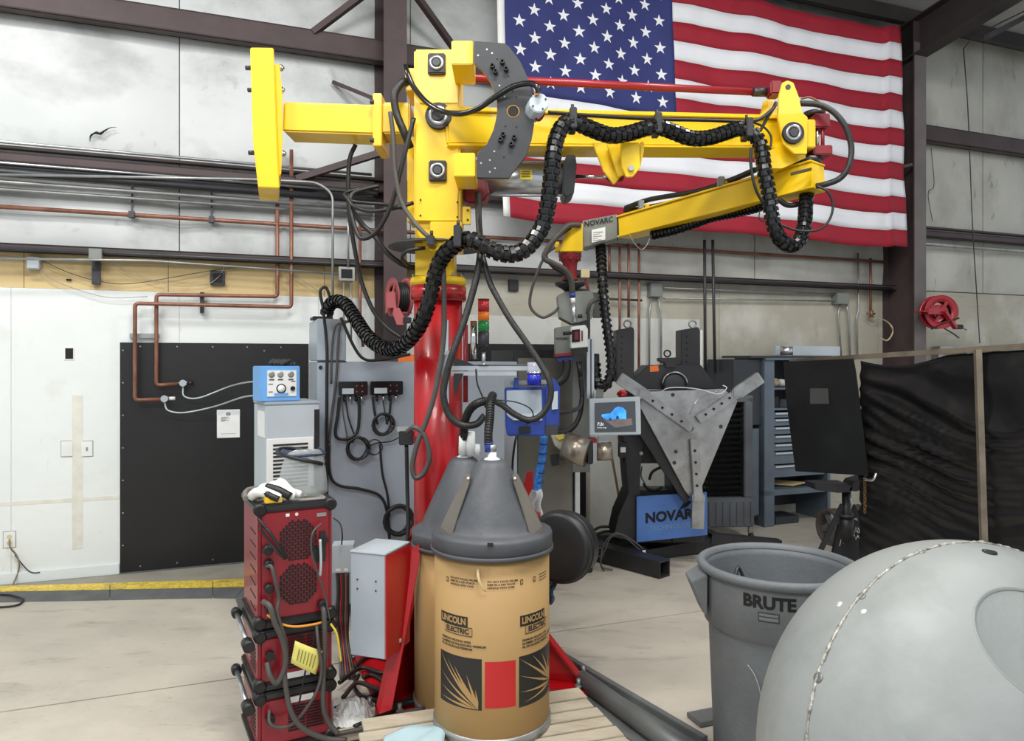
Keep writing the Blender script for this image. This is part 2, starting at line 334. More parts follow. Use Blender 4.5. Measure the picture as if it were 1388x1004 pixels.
# ------------------------------------------------------------------ pipes on the wall
def wpipe(name, lst, r, m, label, cat='pipe', off=.1, group=None, seg=10, corner=.04, parent=None):
    """lst of (px,py[,off]) on the wall; rounded corners"""
    pts = [W(a[0], a[1], a[2] if len(a) > 2 else off) for a in lst]
    return pipe3(name, pts, r, m, label, cat, group, seg, corner, parent)
def rounded(pts, corner):
    out = [pts[0]]
    for a, b, c in zip(pts, pts[1:], pts[2:]):
        d1 = (a-b); d2 = (c-b); k = min(corner, d1.length*.45, d2.length*.45)
        p = b+d1.normalized()*k; q = b+d2.normalized()*k
        for t in (0, .25, .5, .75, 1): out.append(p*(1-t)**2+b*2*t*(1-t)+q*t*t)
    out.append(pts[-1]); return out
def pipe3(name, pts, r, m, label=None, cat=None, group=None, seg=10, corner=.04, parent=None):
    return MB().tube(rounded([Vector(p) for p in pts], corner), r, seg).build(name, m, parent, label=label, cat=cat, group=group)
# long horizontal runs
def hrun(name, z, r, m, off, label, u0=-6.9, u1=9.3):
    pipe3(name, [WP(u0, z, off), WP(u1, z, off)], r, m, label, 'pipe', 'long pipe runs on the back wall')
hrun('dark_pipe', 2.99, .026, BRND, .16, 'thick dark grey pipe running just under the brown middle girt', u1=uc1-.12)
hrun('grey_pipe', 2.925, .016, ZINC, .12, 'thin grey conduit below the thick dark pipe on the left wall', u1=uc1-.12)
hrun('grey_pipe', 2.88, .014, ZINC, .08, 'lowest thin grey conduit of the left wall pipe bundle', u1=uc1-.12)
hrun('white_conduit', 3.055, .010, ALU, .155, 'bright slim conduit along the lower lip of the brown middle girt', u1=uc1-.14)
hrun('white_conduit', 3.214, .012, ALU, .12, 'bright slim conduit lying on top of the brown middle girt', u1=uc1-.14)
hrun('copper_pipe', 2.755, .017, COP, .07, 'horizontal copper pipe crossing the pale insulation of the back wall', u1=uc2-.12)
hrun('dark_pipe', 2.445, .016, BRND, .15, 'dark conduit in front of the lowest brown girt', u1=uc2-.1)
hrun('grey_pipe', 2.99, .022, ZINC, .10, 'grey pipe under the girt right of the right steel column', u0=uc2+.12)
for i, px in enumerate((180, 287)):
    u = wu(px); mb = MB(); mb.wbox(u-.006, u+.006, 2.76, 3.08, .03, .042); mb.wbox(u-.02, u+.02, 2.735, 2.78, .03, .095)
    mb.build('pipe_hanger', BRND, label=('slim pipe hanger above the copper pipe, far from the column', 'slim pipe hanger nearer the yellow counterweight')[i], cat='pipe hanger')
MB().wbox(-6.9, uc1-.12, 3.005, 3.068, .0, .075).build('shade_strip', BRND, label='added dark strip for the shaded gap under the brown middle girt on the left wall', cat='shade strip')  # dark strip added to paint the black shaded gap below the girt
# the pair of copper drops
LB = 'copper air line drop ending at the %s regulator on the black panel'
wpipe('copper_pipe', [(376, 200), (376, 402), (212, 399), (212, 522), (240, 520)], .0155, COP, LB % 'upper', off=.075, corner=.03)
wpipe('copper_pipe', [(395, 203), (395, 416), (183, 411), (183, 542), (219, 541)], .0155, COP, LB % 'lower', off=.12, corner=.03)
for px, py, nm in ((376, 402, 0), (212, 399, 0), (212, 520, 0), (395, 416, 1), (183, 411, 1), (183, 541, 1)):
    pass
mb = MB(); MB().wbox(wu(-60), wu(162), wz(80, 681), wz(80, 676), 0, .002).build('smudge_strip', stn, wall); a = W(176, 455, .02); b = W(216, 455, .02); mb.beam(a, b, .04, .035); mb.build('pipe_bracket', ZINC, label='small steel channel holding both copper drops above the black panel', cat='bracket')
mb = MB(); a = W(274, 396, .03); b = W(274, 424, .03); mb.beam(a, b, .05, .03, up=U); mb.build('pipe_bracket', BRND, label='dark clamp strip across the two horizontal copper lines', cat='bracket')
# regulators and hoses
def regulator(px, py, off, label):
    c = W(px, py, off); t = thing('gas_regulator', c, label, 'regulator')
    MB().cyl(c-U*.045, c+U*.04, .009, seg=10).build('inlet', mat('brass', (190, 160, 96), .35, .8), t)
    MB().cyl(c+N*-.02, c+N*.03, .026, seg=18).cyl(c-Z*.03, c+Z*.02, .014, seg=12).build('body', CHR, t)
    MB().cyl(c+U*.01, c+U*.032, .02, seg=16).build('bonnet', CHR, t)
    MB().cyl(c+U*.032, c+U*.075, .014, seg=12).build('knob', BLK if py < 530 else WHT, t)
    return c
c1 = regulator(248, 519, .075, 'chrome gas regulator with black knob, upper of the two on black panel')
c2 = regulator(223, 540, .12, 'chrome gas regulator with pale knob, lower of the two on black panel')
cable('gas_hose', [c1-Z*.03, W(250, 537, .09), W(270, 539, .12), W(310, 524, .2), P(335, 518, 5.2), P(356, 517, 4.75)], .006, LGRY, 'pale thin hose from the upper regulator to the blue control box', 'hose')
cable('gas_hose', [c2-Z*.03, W(228, 556, .13), W(250, 559, .16), W(290, 551, .25), P(330, 538, 5.2), P(356, 536, 4.75)], .006, LGRY, 'pale thin hose from the lower regulator to the blue control box', 'hose')
# black panel with screws
bp = MB(); ub0 = wu(163); ub1 = wu(418); zt = wz(165, 464); bp.wbox(ub0, ub1, .012, zt, 0, .014)
BSH = mat('black_sheet', (21, 21, 23), .4, 0, .12, 2.5, dirt=(32, 32, 34), damt=.5, dscale=1.5, bump=.06, bscale=5)
bpo = bp.build('black_panel', BSH, label='large black sheet panel screwed to the white wall beside the copper drops', cat='panel')
sc = None
for i in range(24):
    pass
pos = [(ub0+.02, zt-.06-k*.25) for k in range(7)] + [(ub0+.14+k*.26, zt-.03) for k in range(5)] + [(ub0+.14+k*.26, .05) for k in range(5)] + [(ub0+1.05, zt-.06-k*.25) for k in range(7)]
for k, (u, z) in enumerate(pos):
    MB().cyl(WP(u, z, .014), WP(u, z, .018), .006, seg=8).build('screw', ZINC, bpo)
bp2 = MB().wbox(wu(634), wu(793), .01, wz(690, 466), .004, .02).build('black_panel', BSH, label='black sheet panel on the wall behind the grey equipment cabinet', cat='panel')
# notice
c = W(309, 574, .022); t = thing('notice', W(309, 594, .022), 'white printed notice with round emblem taped to the black panel', 'notice')
a = wu(294, .02); b = wu(325, .02); z0 = wz(309, 593, .02); z1 = wz(309, 555, .02)
MB().wbox(a, b, z0, z1, .016, .018).build('sheet', PAPER, t)
mb = MB(); cc = WP((a+b)/2, z1-.035, .0195); mb.lathe(cc, N, [(.012, 0), (.016, 0)], 20); mb.wbox((a+b)/2-.011, (a+b)/2+.011, z1-.039, z1-.031, .018, .0192)
for k in range(5): mb.wbox(a+.03, a+.03+[.05, .07, .04, .06, .03][k], z1-.062-k*.008, z1-.059-k*.008, .018, .0188)
mb.wbox(a+.03, b-.03, z0+.03, z0+.032, .018, .0188)
mb.build('print', INK, t)
MB().wbox(a-.001, b+.001, z1-.045, z1-.01, .0181, .0186).build('clear_tape', mat('tape', (222, 226, 228), .2), t)
# switches, outlet
def plate(px, py, w_, h_, label, hole):
    c = W(px, py, .0); t = thing('wall_plate', c, label, 'wall plate'); u = (c-WO).dot(U); z = c.z
    MB().wbox(u-w_/2-.004, u+w_/2+.004, z-h_/2-.004, z+h_/2+.004, 0, .002).build('shadow_outline', ZINC, t); MB().wbox(u-w_/2, u+w_/2, z-h_/2, z+h_/2, .002, .007).build('plate', WHT, t, bevel=.002)  # grey rim behind the plate paints a thin shadow gap around it
    if hole == 'switch': MB().wbox(u-.006, u+.006, z-.013, z+.013, .007, .011).build('toggle', ZINC, t)
    if hole == 'outlet':
        for dz in (-.022, .022): MB().cyl(WP(u, z+dz, .007), WP(u, z+dz, .010), .016, seg=14).build('receptacle', mat('ivory', (205, 195, 160), .5), t)
plate(91, 608, .075, .115, 'blank white wall plate beside the stained strip', 'blank')
plate(118, 608, .075, .115, 'white light switch plate with one toggle', 'switch')
plate(13, 731, .075, .115, 'white outlet plate low on the wall with a plugged cord', 'outlet')
u = wu(94); z = wz(94, 479); mb = MB(); mb.wbox(u-.034, u+.034, z-.048, z+.048, 0, .005); o = mb.build('outlet_box', WHT, label='open square outlet hole in the white wall', cat='outlet box')
MB().wbox(u-.026, u+.026, z-.04, z+.04, .005, .0065).build('opening', INK, o)
cable('plug_lead', [W(13, 731, .03), W(14, 742, .06), W(22, 752, .03), W(26, 765, .03), W(22, 782, .03), G(8, 803, .01), G(-30, 812, .01)], .006, mat('tan_cord', (128, 118, 96), .6), 'tan power lead hanging from the low outlet to the floor', 'lead')
cable('floor_lead', [G(-20, 806, .03), G(12, 806, .03), G(30, 811, .03), G(30, 816, .012), G(18, 821, .01), G(-20, 824, .01)], .007, BLK, 'black cord looped on the floor by the yellow ramp', 'cord')
cable('wall_lead', [W(20, 752, .02), W(36, 771, .02), W(45, 776, .02), W(54, 775.5, .02)], .004, BLK, 'short black wire end near the baseboard', 'cord')
# boxes on tan strip
def ebox(px0, py0, px1, py1, d, m, label, holes=False, off=0.0):
    a = W(px0, py1, off+d); b = W(px1, py0, off+d); ua = (a-WO).dot(U); ub = (b-WO).dot(U); c = W((px0+px1)/2, py1, off)
    t = thing('junction_box', c, label, 'junction box')
    MB().wbox(ua, ub, a.z, b.z, off, off+d).build('body', m, t, bevel=.003)
    if holes:
        MB().wbox(ua+.02, ub-.02, a.z+.02, b.z-.02, off+d, off+d+.001).build('opening', INK, t)
    else: MB().wbox(ua+.005, ub-.005, a.z+.005, b.z-.005, off+d, off+d+.003).build('cover', m, t, bevel=.001)
    return t
ebox(36, 348, 53, 364, .07, LGRY, 'pale grey junction box on the tan board strip')
ebox(120, 337, 138, 351, .07, MGRY, 'grey junction box above a dark open conduit end', off=.13)
mb = MB(); u = wu(130, .05); mb.wbox(u-.028, u+.028, wz(130, 386), wz(130, 352), .01, .05); mb.build('wall_outlet', BRND, label='dark narrow outlet strip hanging under the grey junction box', cat='outlet')
ebox(285, 367, 305, 386, .03, BLKM, 'black open switch box on the tan board with a white wire', True)
ebox(87+2, 378, 97, 380, .01, INK, 'tiny dark hole cut in the tan board')
ebox(459, 362, 481, 380, .06, ZINC, 'galvanised open junction box beside the left steel column', True, .12)
ebox(882, 384, 898, 402, .07, MGRY, 'grey junction box with two conduits near the black positioner', off=.0)
ebox(1135, 397, 1151, 412, .09, MGRY, 'grey junction box with two conduits near the right steel column')
ebox(690, 379, 703, 394, .03, BLKM, 'small black box on the wall behind the robot hoses')
# bent conduits left of column
GC = 'grey conduits left of the left steel column'
wpipe('conduit', [(-40, 236, .2), (345, 243), (430, 247), (451, 262), (451, 420)], .011, ZINC, 'bent grey conduit that drops in front of the tan board', 'conduit', .2, GC, corner=.12)
wpipe('conduit', [(472, 270), (472, 362)], .009, ZINC, 'short vertical conduit entering the galvanised box from above', 'conduit', .18, GC)
wpipe('conduit', [(466, 380), (466, 450)], .008, ZINC, 'slim conduit dropping from the galvanised box, nearer the grey cabinet', 'conduit', .16, GC)
wpipe('conduit', [(476, 380), (476, 460)], .008, ZINC, 'slim conduit dropping from the galvanised box, nearer the steel column', 'conduit', .16, GC)
wpipe('copper_pipe', [(488, 300), (488, 430), (492, 470)], .013, COP, 'short copper drop hugging the left steel column', 'pipe', .12)
wpipe('conduit', [(-30, 350, .2), (200, 353, .2), (458, 371, .2)], .009, ZINC, 'slim bright conduit along the lowest girt to the galvanised box', 'conduit', .2)
# loose wires on the tan strip
loose = [([(0, 346), (60, 352), (160, 356), (340, 361), (440, 362)], 'thin wire run along the top of the tan board'),
 ([(55, 352), (90, 368), (130, 380), (180, 384), (290, 366), (330, 362)], 'thin dark wire sagging low across the tan board'),
 ([(140, 342), (170, 365), (230, 386), (280, 385), (300, 372)], 'thin pale wire looping towards the black switch box'),
 ([(300, 370), (310, 355), (340, 350), (372, 356), (440, 400)], 'thin pale wire leaving the black switch box upward'),
 ([(50, 352), (70, 378), (140, 402), (200, 402)], 'thin pale wire hanging below the pale grey box')]
for l, s in loose: cable('wire', [W(a, b, .04) for a, b in l], .0028, BRND if 'dark' in s else ZINC, s, 'wire', seg=5)
# copper and conduits right of the mast
for k, (px, y0, y1) in enumerate(((826, 330, 374), (840, 335, 505), (852, 330, 430), (866, 330, 540))):
    wpipe('copper_pipe', [(px, y0), (px, y1)], .013, COP, ('shortest copper drop beside the hanging black hose', 'second copper drop behind the black positioner', 'third copper drop behind the black positioner', 'longest copper drop behind the black positioner')[k], 'pipe', .1)
wpipe('strut_rail', [(826, 405), (870, 407)], .012, BRND, 'dark strut rail clamping the copper drops', 'rail', .08)
wpipe('conduit', [(883, 402), (880, 425), (880, 520)], .011, ZINC, 'pale conduit dropping from the box behind the positioner, nearer the copper drops', 'conduit', .04, corner=.02)
wpipe('conduit', [(892, 402), (896, 425), (896, 520)], .011, ZINC, 'pale conduit dropping from the box behind the positioner, nearer the dark pipes', 'conduit', .04, corner=.02)
wpipe('dark_pipe', [(955, 325), (956, 505)], .015, BRND, 'dark vertical pipe under the flag, nearer the positioner', 'pipe', .22)
wpipe('dark_pipe', [(966, 325), (969, 505)], .015, BRND, 'dark vertical pipe under the flag, nearer the cabinets', 'pipe', .22)
for (y0, y1, s) in ((390, 399, 'upper'), (404, 408, 'lower')):
    wpipe('conduit', [(900, y0), (1136, y1)], .010, ZINC, '%s slim conduit joining the two grey junction boxes' % s, 'conduit', .05)
wpipe('conduit', [(1139, 412), (1136, 425), (1140, 482)], .011, ZINC, 'conduit dropping from the right junction box, nearer the shelves', 'conduit', .05, corner=.02)
wpipe('conduit', [(1147, 412), (1150, 425), (1152, 482)], .011, ZINC, 'conduit dropping from the right junction box, nearer the column', 'conduit', .05, corner=.02)
wpipe('conduit', [(1163, 343), (1164, 420), (1161, 430), (1162, 482)], .010, ZINC, 'tall conduit between the right junction box and the steel column', 'conduit', .05, corner=.02)
wpipe('copper_pipe', [(1180, 350), (1180, 424)], .014, COP, 'copper drop with a valve beside the right steel column', 'pipe', .07)
mb = MB(); c = W(1181, 425, .09); mb.cyl(c-Z*.04, c+Z*.04, .022, seg=12); mb.cyl(c-U*.06, c+U*.05, .012, seg=10); mb.build('pipe_valve', COP, label='copper valve at the end of the drop by the right column', cat='valve')
cable('air_hose', [W(1185, 432, .09), W(1197, 433, .12), W(1207, 440, .5), W(1210, 450, .5), W(1203, 461, .5), W(1193, 458, .4)], .008, mat('tan_hose', (190, 176, 140), .5), 'tan air hose looped over the right steel column', 'hose')
cable('wall_cable', [W(1306, 66, .12), W(1312, 150, .1), W(1318, 300, .22), W(1324, 400, .1), W(1328, 465, .1)], .006, BRND, 'thin dark cable hanging down the pale wall right of the column', 'cable')
cable('roof_cable', [W(1306, 66, .12), W(1320, 50, .4), W(1350, 34, 1.0), W(1395, 12, 1.4)], .006, BRND, 'thin dark cable running up from the wall to the roof', 'cable')
cable('wall_cable', [W(1262, 200, .05), W(1266, 250, .05), W(1258, 262, .05), W(1264, 300, .05)], .004, BRND, 'short thin cable lying against the wall right of the column', 'cable')
t = MB().beam(W(1338, 50, 1.2), W(1392, 22, 1.2), .06, .05).build('roof_lamp_housing', BRND, label='dark slim unlit lamp housing under the roof at top right', cat='lamp housing')
MB().wbox(wu(1256, .3), wu(1256, .3)+.02, 5.1, 5.12, 0, 1.4)
# window-like frames behind the screen at right
mb = MB(); ua = wu(1262); ub = 9.3; zz = wz(1320, 470)
mb.wbox(ua, ub, zz-.05, zz, .02, .12)
for q in (1262, 1300, 1345, 1385): mb.wbox(wu(q), wu(q)+.06, .9, zz-.05, .02, .1)
mb.build('wall_rack', ZINC, label='grey steel rack against the wall behind the black screen', cat='rack')

tr = MB(); tr.tube(spline([W(122, 192, .05), W(123, 184, .05), W(130, 180, .055), W(136, 181, .055), W(142, 177, .055), W(150, 173, .055), W(158, 172.5, .05)], 4), [.002, .003, .004, .005, .007, .008, .006, .008, .010, .012, .010, .008, .012, .010, .008, .008, .006, .006, .004, .004, .003, .003, .002, .002, .001], 5)
tr.build('tear', INK, wall)
# ------------------------------------------------------------------ the yellow and red column-and-boom machine
base = P(594, HY+CH*1000/3.9, 3.9)
M = thing('boom_manipulator', base, 'tall yellow boom machine on a red floor column with black dress hoses', 'boom machine')
XC = base.x; YC = 3.9
def vz(py, Y): return CH+(HY-py)/F*Y
col = MB(); col.cyl((XC, YC, .03), (XC, YC, 1.99), .128, seg=40); col.build('column', RED, M)
b = MB(); b.cyl((XC, YC, 0), (XC, YC, .026), .42, seg=8); b.build('base_plate', RED, M, bevel=.004)
for deg, ln in ((346, .78), (248, .55), (158, .5), (68, .5)):
    q = math.radians(deg); d = Vector((math.cos(q), math.sin(q), 0)); s = Vector((-d.y, d.x, 0))*.02
    o = Vector((XC, YC, .025)); MB().prism([o+d*.12-s/2, o+d*(ln-.02)-s/2, o+d*(ln-.04)-s/2+Z*.02, o+d*.12-s/2+Z*.75], s).build('gusset', RED, M, bevel=.002)
    MB().beam(o+d*(ln-.02)+Z*.02, o+d*.125+Z*.75, .06, .012).build('gusset_flange', RED, M)
    MB().beam(Vector((XC, YC, .0125))+d*.2, Vector((XC, YC, .0125))+d*(ln+.03), .20, .024).build('foot_plate', RED, M, bevel=.003)
    for k in (-.08, .08):
        c = Vector((XC, YC, .025))+d*(ln-.02)+s.normalized()*k; MB().cyl(c, c+Z*.05, .010, seg=10).cyl(c+Z*.004, c+Z*.02, .018, seg=6).build('anchor_bolt', ZINC, M)
fl1 = MB().cyl((XC, YC, 1.955), (XC, YC, 2.035), .148, seg=40); fl1.build('collar', RED, M, bevel=.006)
fl2 = MB().cyl((XC, YC, 2.037), (XC, YC, 2.078), .146, seg=40); fo = fl2.build('flange', YEL, M, bevel=.004)
for k in range(12):
    q = k*math.pi/6+.2; c = Vector((XC+math.cos(q)*.13, YC+math.sin(q)*.13, 2.078)); MB().cyl(c, c+Z*.018, .008, seg=6).build('bolt', ZINC, fo)
MB().box((XC-.01, YC, 2.22), .2, .2, .29).build('neck', YEL, M, bevel=.008)
MB().lathe((XC, YC, 2.255), Z, [(.10, .004), (.235, 0), (.262, -.012), (.262, -.018), (.23, -.008), (.10, -.004)], 40).build('cable_guard_disc', CHAR, M)
# mast
def pbox(px0, px1, py0, py1, Y0, Y1):
    """box whose front face (at Y0) covers those pixels"""
    a = P(px0, py1, Y0); c = P(px1, py0, Y0); return MB().box(((a.x+c.x)/2, (Y0+Y1)/2, (a.z+c.z)/2), c.x-a.x, Y1-Y0, c.z-a.z)
mast = pbox(561, 624, 66, 301, 3.70, 3.98).build('mast', YEL, M, bevel=.01)
for pts in ([(566, 120), (566, 200), (585, 190), (600, 140), (600, 108)], [(566, 240), (600, 208), (618, 208), (618, 290), (566, 290)]):
    pass
for (a, b2) in (((573, 116), (603, 86)), ((575, 206), (600, 232))):
    pass
MB().prism(pxs([(569, 140), (585, 112), (612, 112), (620, 128), (620, 140)], 3.70), (0, -.006, 0)).build('stiffener', YEL, mast)
MB().prism(pxs([(566, 299), (576, 262), (604, 250), (620, 262), (620, 299)], 3.70), (0, -.008, 0)).build('stiffener', YEL, mast)
for px, py in ((570, 271), (620, 274), (570, 292), (620, 294)): c = P(px, py, 3.692); MB().cyl(c, c-Yv*.003, .005, seg=8).build('hole', INK, mast)
pbox(552, 562, 185, 300, 3.80, 4.0).build('rear_plate', YEL, M, bevel=.004)
pbox(549, 562, 92, 122, 3.74, 3.98).build('side_bracket', YEL, M, bevel=.003)
pbox(583, 626, 300, 340, 3.66, 3.80).build('lower_clamp_block', YEL, M, bevel=.004)
t_ = pbox(627, 638, 280, 304, 3.70, 3.72).build('tab', YEL, M, bevel=.002)
for py in (285, 298): c = P(634, py, 3.699); MB().cyl(c, c-Yv*.004, .006, seg=8).build('bolt', BRND, t_)
MB().prism(pxs([(566, 301), (584, 301), (584, 322), (574, 330), (566, 316)], 3.72), (0, .2, 0)).build('lower_gusset', YEL, M)
# bearings
def bearing(px, py, Y, r, sq=None, parent=M):
    c = P(px, py, Y); k = Y/1000
    if sq:
        h = MB().box(c+Yv*.0, 24*k, .03, 28*k); ho = h.build('bearing_housing', BLK, parent, bevel=.006)
    else: ho = MB().cyl(c+Yv*.012, c-Yv*.02, r*k*1.32, seg=32).build('bearing_housing', BLK, parent, bevel=.002)
    MB().lathe(c-Yv*.0, -Yv, [(r*k*.62, .010), (r*k*.62, .026), (r*k*.95, .026), (r*k, .018), (r*k, .0)], 28).build('bearing_ring', STL, ho)
    MB().cyl(c, c-Yv*.030, r*k*.58, r*k*.5, seg=20).build('bearing_pin', BRND, ho)
bearing(592, 87, 3.69, 10, True); bearing(594.5, 158, 3.69, 13.5); bearing(593.5, 232, 3.69, 10.5, True)
# swing plate with its brackets
MB().box((P(617, 70, 3.55).x+.04, 3.58, vz(71, 3.45)), .10, .26, .112).build('upper_bracket', YEL, M, bevel=.004)
MB().box((P(620, 223, 3.55).x+.04, 3.58, vz(223, 3.45)), .10, .26, .112).build('lower_bracket', YEL, M, bevel=.004)
outer = [(642.5, 55.5), (683.7, 58.6), (689.6, 62.7), (705, 83), (715, 104.5), (721, 124), (724, 150), (724, 168), (721, 187), (712, 212), (689.6, 240.8), (646, 240.3)]
inner = [(646.6, 208.5), (660, 195), (669, 176), (674, 155), (674, 135.6), (667, 114), (655, 96), (642.5, 85.4)]
pl = MB(); YP = 3.44; o_ = pxs(outer, YP); i_ = pxs(inner, YP); t = Vector((0, .024, 0))
# strip triangulation between arcs
quad = [(0, 1, 7), (1, 2, 7), (2, 3, 7), (3, 6, 7, 'i')]
po = pl.prism(o_+i_, t).build('swing_plate', CHAR, M)
for px, py in ((667.5, 90.5), (671.7, 98), (681, 85), (686, 94.5), (682, 183), (678.4, 190), (697, 187), (693, 196)):
    c = P(px, py, YP); MB().lathe(c, -Yv, [(.004, .006), (.006, .022), (.0115, .022), (.0115, 0)], 14).build('socket_bolt', BLK, po)
for px, py in ((648, 75), (660, 67), (667, 72), (674, 80), (689, 103), (677, 116), (684, 131), (695, 123), (700, 132), (685, 171), (700, 172), (670, 205), (683, 213), (671, 228), (664, 233), (652, 221), (664, 217)):
    c = P(px, py, YP); MB().cyl(c+Yv*.001, c-Yv*.0012, .0045, seg=8).build('bolt_hole', ZINC if (px+py) % 2 else INK, po)
c = P(695.6, 151, YP); MB().cyl(c+Yv*.004, c-Yv*.0014, .026, seg=24).build('pivot_hole', INK, po); MB().lathe(c, -Yv, [(.026, .0016), (.030, .0016), (.030, 0)], 24).build('pivot_rim', mat('ochre_edge', (200, 140, 30), .5), po)
# plate edge lining
lin_ = MB(); lin_.tube(spline([p+Yv*.012 for p in i_], 4), .004, 6); lin_.build('edge_lining', mat('ochre_edge', (200, 140, 30), .5), po)
# servo on the plate
c = P(731, 139, 3.38); sv = MB(); sv.prism([c+Vector((math.cos(q)*.047, 0, math.sin(q)*.047)) for q in [math.pi/8+k*math.pi/4 for k in range(8)]], (-.03, .09, -.02))
so = sv.build('rotary_encoder', LGRY, M, bevel=.004)
for k in range(4):
    q = .5+k*math.pi/2; d = c+Vector((math.cos(q)*.033, 0, math.sin(q)*.033)); MB().cyl(d, d-Yv*.004, .0045, seg=8).build('screw', BRND, so)
MB().cyl(P(733, 156, 3.44), P(722, 156, 3.46)+Z*.02, .032, seg=16).build('encoder_mount', DRED, M)
MB().beam(P(724, 118, 3.40), P(728, 130, 3.38), .014, .014).build('orange_plug', mat('orange_plug', (240, 140, 20), .4), M)
# boom
A = P(600, 180.5, 3.67+.1); B = P(1056, 187, 4.24+.1)
def along(Aq, Bq, t): return Aq.lerp(Bq, t)
bt = (B-A).normalized(); br = bt.cross(Z).normalized(); bu = br.cross(bt)   # br: away/towards
if br.y > 0: br = -br
bo = MB(); bo.beam(A, B, .20, .172, ht2=.168).build('boom', YEL, M, bevel=.012)
MB().beam(A+bu*.088+br*.006, B+bu*.086+br*.006, .225, .022).build('boom_cap', YEL, M, bevel=.003)
MB().beam(A-bu*.088+br*.006, B-bu*.086+br*.006, .215, .012).build('boom_bottom_strip', YEL, M, bevel=.002)
# tie rod above the boom
MB().cyl(P(624, 105, 3.92), P(1030, 125, 4.32), .021, seg=16).build('tie_rod', ROD, M)
MB().cyl(P(1020, 124.5, 4.3), P(1040, 125, 4.33), .026, seg=6).build('rod_nut', BRND, M)
MB().box(P(1049, 122, 4.3), .07, .10, .08).build('rod_clevis', DRED, M, bevel=.01)
# head plates at the boom end
head = [(1056, 130), (1060.5, 112), (1068, 108.7), (1075.7, 111.8), (1083, 131), (1087.8, 152.6), (1095, 158.7), (1094, 208.6), (1077, 208.6), (1062, 195), (1054.5, 158.7)]
for Yq, nm in ((4.12, 'head_plate'), (4.42, 'head_plate')):
    hp = MB().prism([P(a, b_, 4.12)+Yv*(Yq-4.12) for a, b_ in head], (0, .022, 0)).build(nm, YEL, M, bevel=.003)
    if Yq < 4.2:
        c = P(1068, 118, 4.12); MB().cyl(c, c-Yv*.006, .014, seg=16).build('pin', BRND, hp)
        bearing(1074, 181, 4.12, 11, None, hp)
MB().prism(pxs([(1035, 205), (1060, 190), (1092, 209), (1092, 214), (1060, 228), (1040, 228)], 4.2), (0, .16, 0)).build('head_wedge', YEL, M)
MB().box(P(1077, 190, 4.28), .14, .26, .16).build('head_block', YEL, M, bevel=.006)
MB().box(P(1108, 168, 4.28), .09, .14, .08).build('swivel_bracket', DRED, M, bevel=.006)
MB().box(P(1108, 208, 4.28), .11, .16, .055).build('swivel_bracket', DRED, M, bevel=.006)
for dx in (-.025, .0, .03): MB().cyl(P(1108, 206, 4.24)+X*dx, P(1108, 165, 4.24)+X*dx, .011, seg=12).build('swivel_rod', DRED if dx else CHR, M)
MB().cyl(P(1104, 152, 4.28), P(1104, 158, 4.28), .06, seg=20).build('swivel_cap', BLKM, M)
MB().cyl(P(1092, 216, 4.28), P(1092, 224, 4.28), .085, seg=24).build('swivel_ring', BLKM, M)
MB().tube(spline(pxs([(1086, 134, 4.2), (1098, 132, 4.2), (1112, 140, 4.2), (1115, 150, 4.2)]), 5), .006, 6).build('copper_tube', COP, M)
# cylinder lug and cylinder
MB().prism(pxs([(841, 193), (866.5, 193), (868, 227), (858, 239.5), (849, 240), (843, 227)], 3.76), (0, .02, 0)).build('lug_plate', YEL, M, bevel=.003)
MB().prism(pxs([(803, 193), (822, 193), (842, 239), (832, 250), (818, 232)], 3.84), (0, .02, 0)).build('lug_plate', YEL, M, bevel=.003)
MB().prism(pxs([(822, 193), (845, 193), (848, 236), (838, 240)], 3.80), (0, .02, 0)).build('lug_plate', YEL, M, bevel=.003)
MB().prism(pxs([(868, 192), (873, 192), (873, 205), (868, 226)], 3.78), (0, .1, 0)).build('lug_plate', YEL, M, bevel=.003)
c = P(855, 228, 3.755); MB().cyl(c, c-Yv*.012, .016, seg=6).build('lug_bolt', ZINC, M)
cy = M
MB().cyl(P(642, 243, 3.98), P(766, 243, 3.98), .085, seg=32).build('cylinder_barrel', CHR if False else ALU, cy)
for dy in (-24, 22): MB().cyl(P(640, 243+dy, 3.9), P(770, 243+dy, 3.9), .007, seg=8).build('cylinder_tie_rod', ZINC, cy)
MB().prism(pxs([(764, 220), (768, 210), (780, 209), (782, 225), (778, 262), (768, 268), (762, 262)], 3.88), (0, .19, 0)).build('cylinder_end_cap', BLKM, cy, bevel=.006)
MB().cyl(P(780, 239, 3.98), P(828, 240, 3.98), .010, seg=12).build('cylinder_rod', CHR, cy)
MB().beam(P(822, 240, 3.9), P(845, 241, 3.9), .05, .04).build('rod_eye', DRED, cy, bevel=.008)
MB().prism(pxs([(628, 243), (660, 243), (664, 262), (655, 275), (632, 276), (628, 268)], 3.86), (0, .14, 0)).build('cylinder_motor', DRED, cy, bevel=.012)
MB().box(P(713, 237, 3.89), .062, .008, .05).build('yellow_label', mat('label_yellow', (226, 206, 60), .5), cy)
for a_ in range(3): MB().beam(P(707, 232+a_*3.4, 3.883), P(719, 232+a_*3.4, 3.883), .0015, .003).build('label_line', INK, cy)
# rear arm and counterweight
ar = MB(); a = P(383, 157.5, 3.80); b_ = P(512, 162, 3.80); ar.beam(a+Yv*.1, b_+Yv*.1, .2, .155); ar.build('rear_arm', YEL, M, bevel=.010)
MB().box(P(514, 167, 3.82)+Yv*.06, .045, .24, .27).build('arm_flange', YEL, M, bevel=.004)
MB().box(P(540, 166, 3.86)+Yv*.02, .14, .2, .16).build('arm_root', YEL, M, bevel=.008)
for py in (138, 190): c = P(507, py, 3.76); MB().cyl(c, c-X*.02, .012, seg=6).build('flange_bolt', BRND, M)
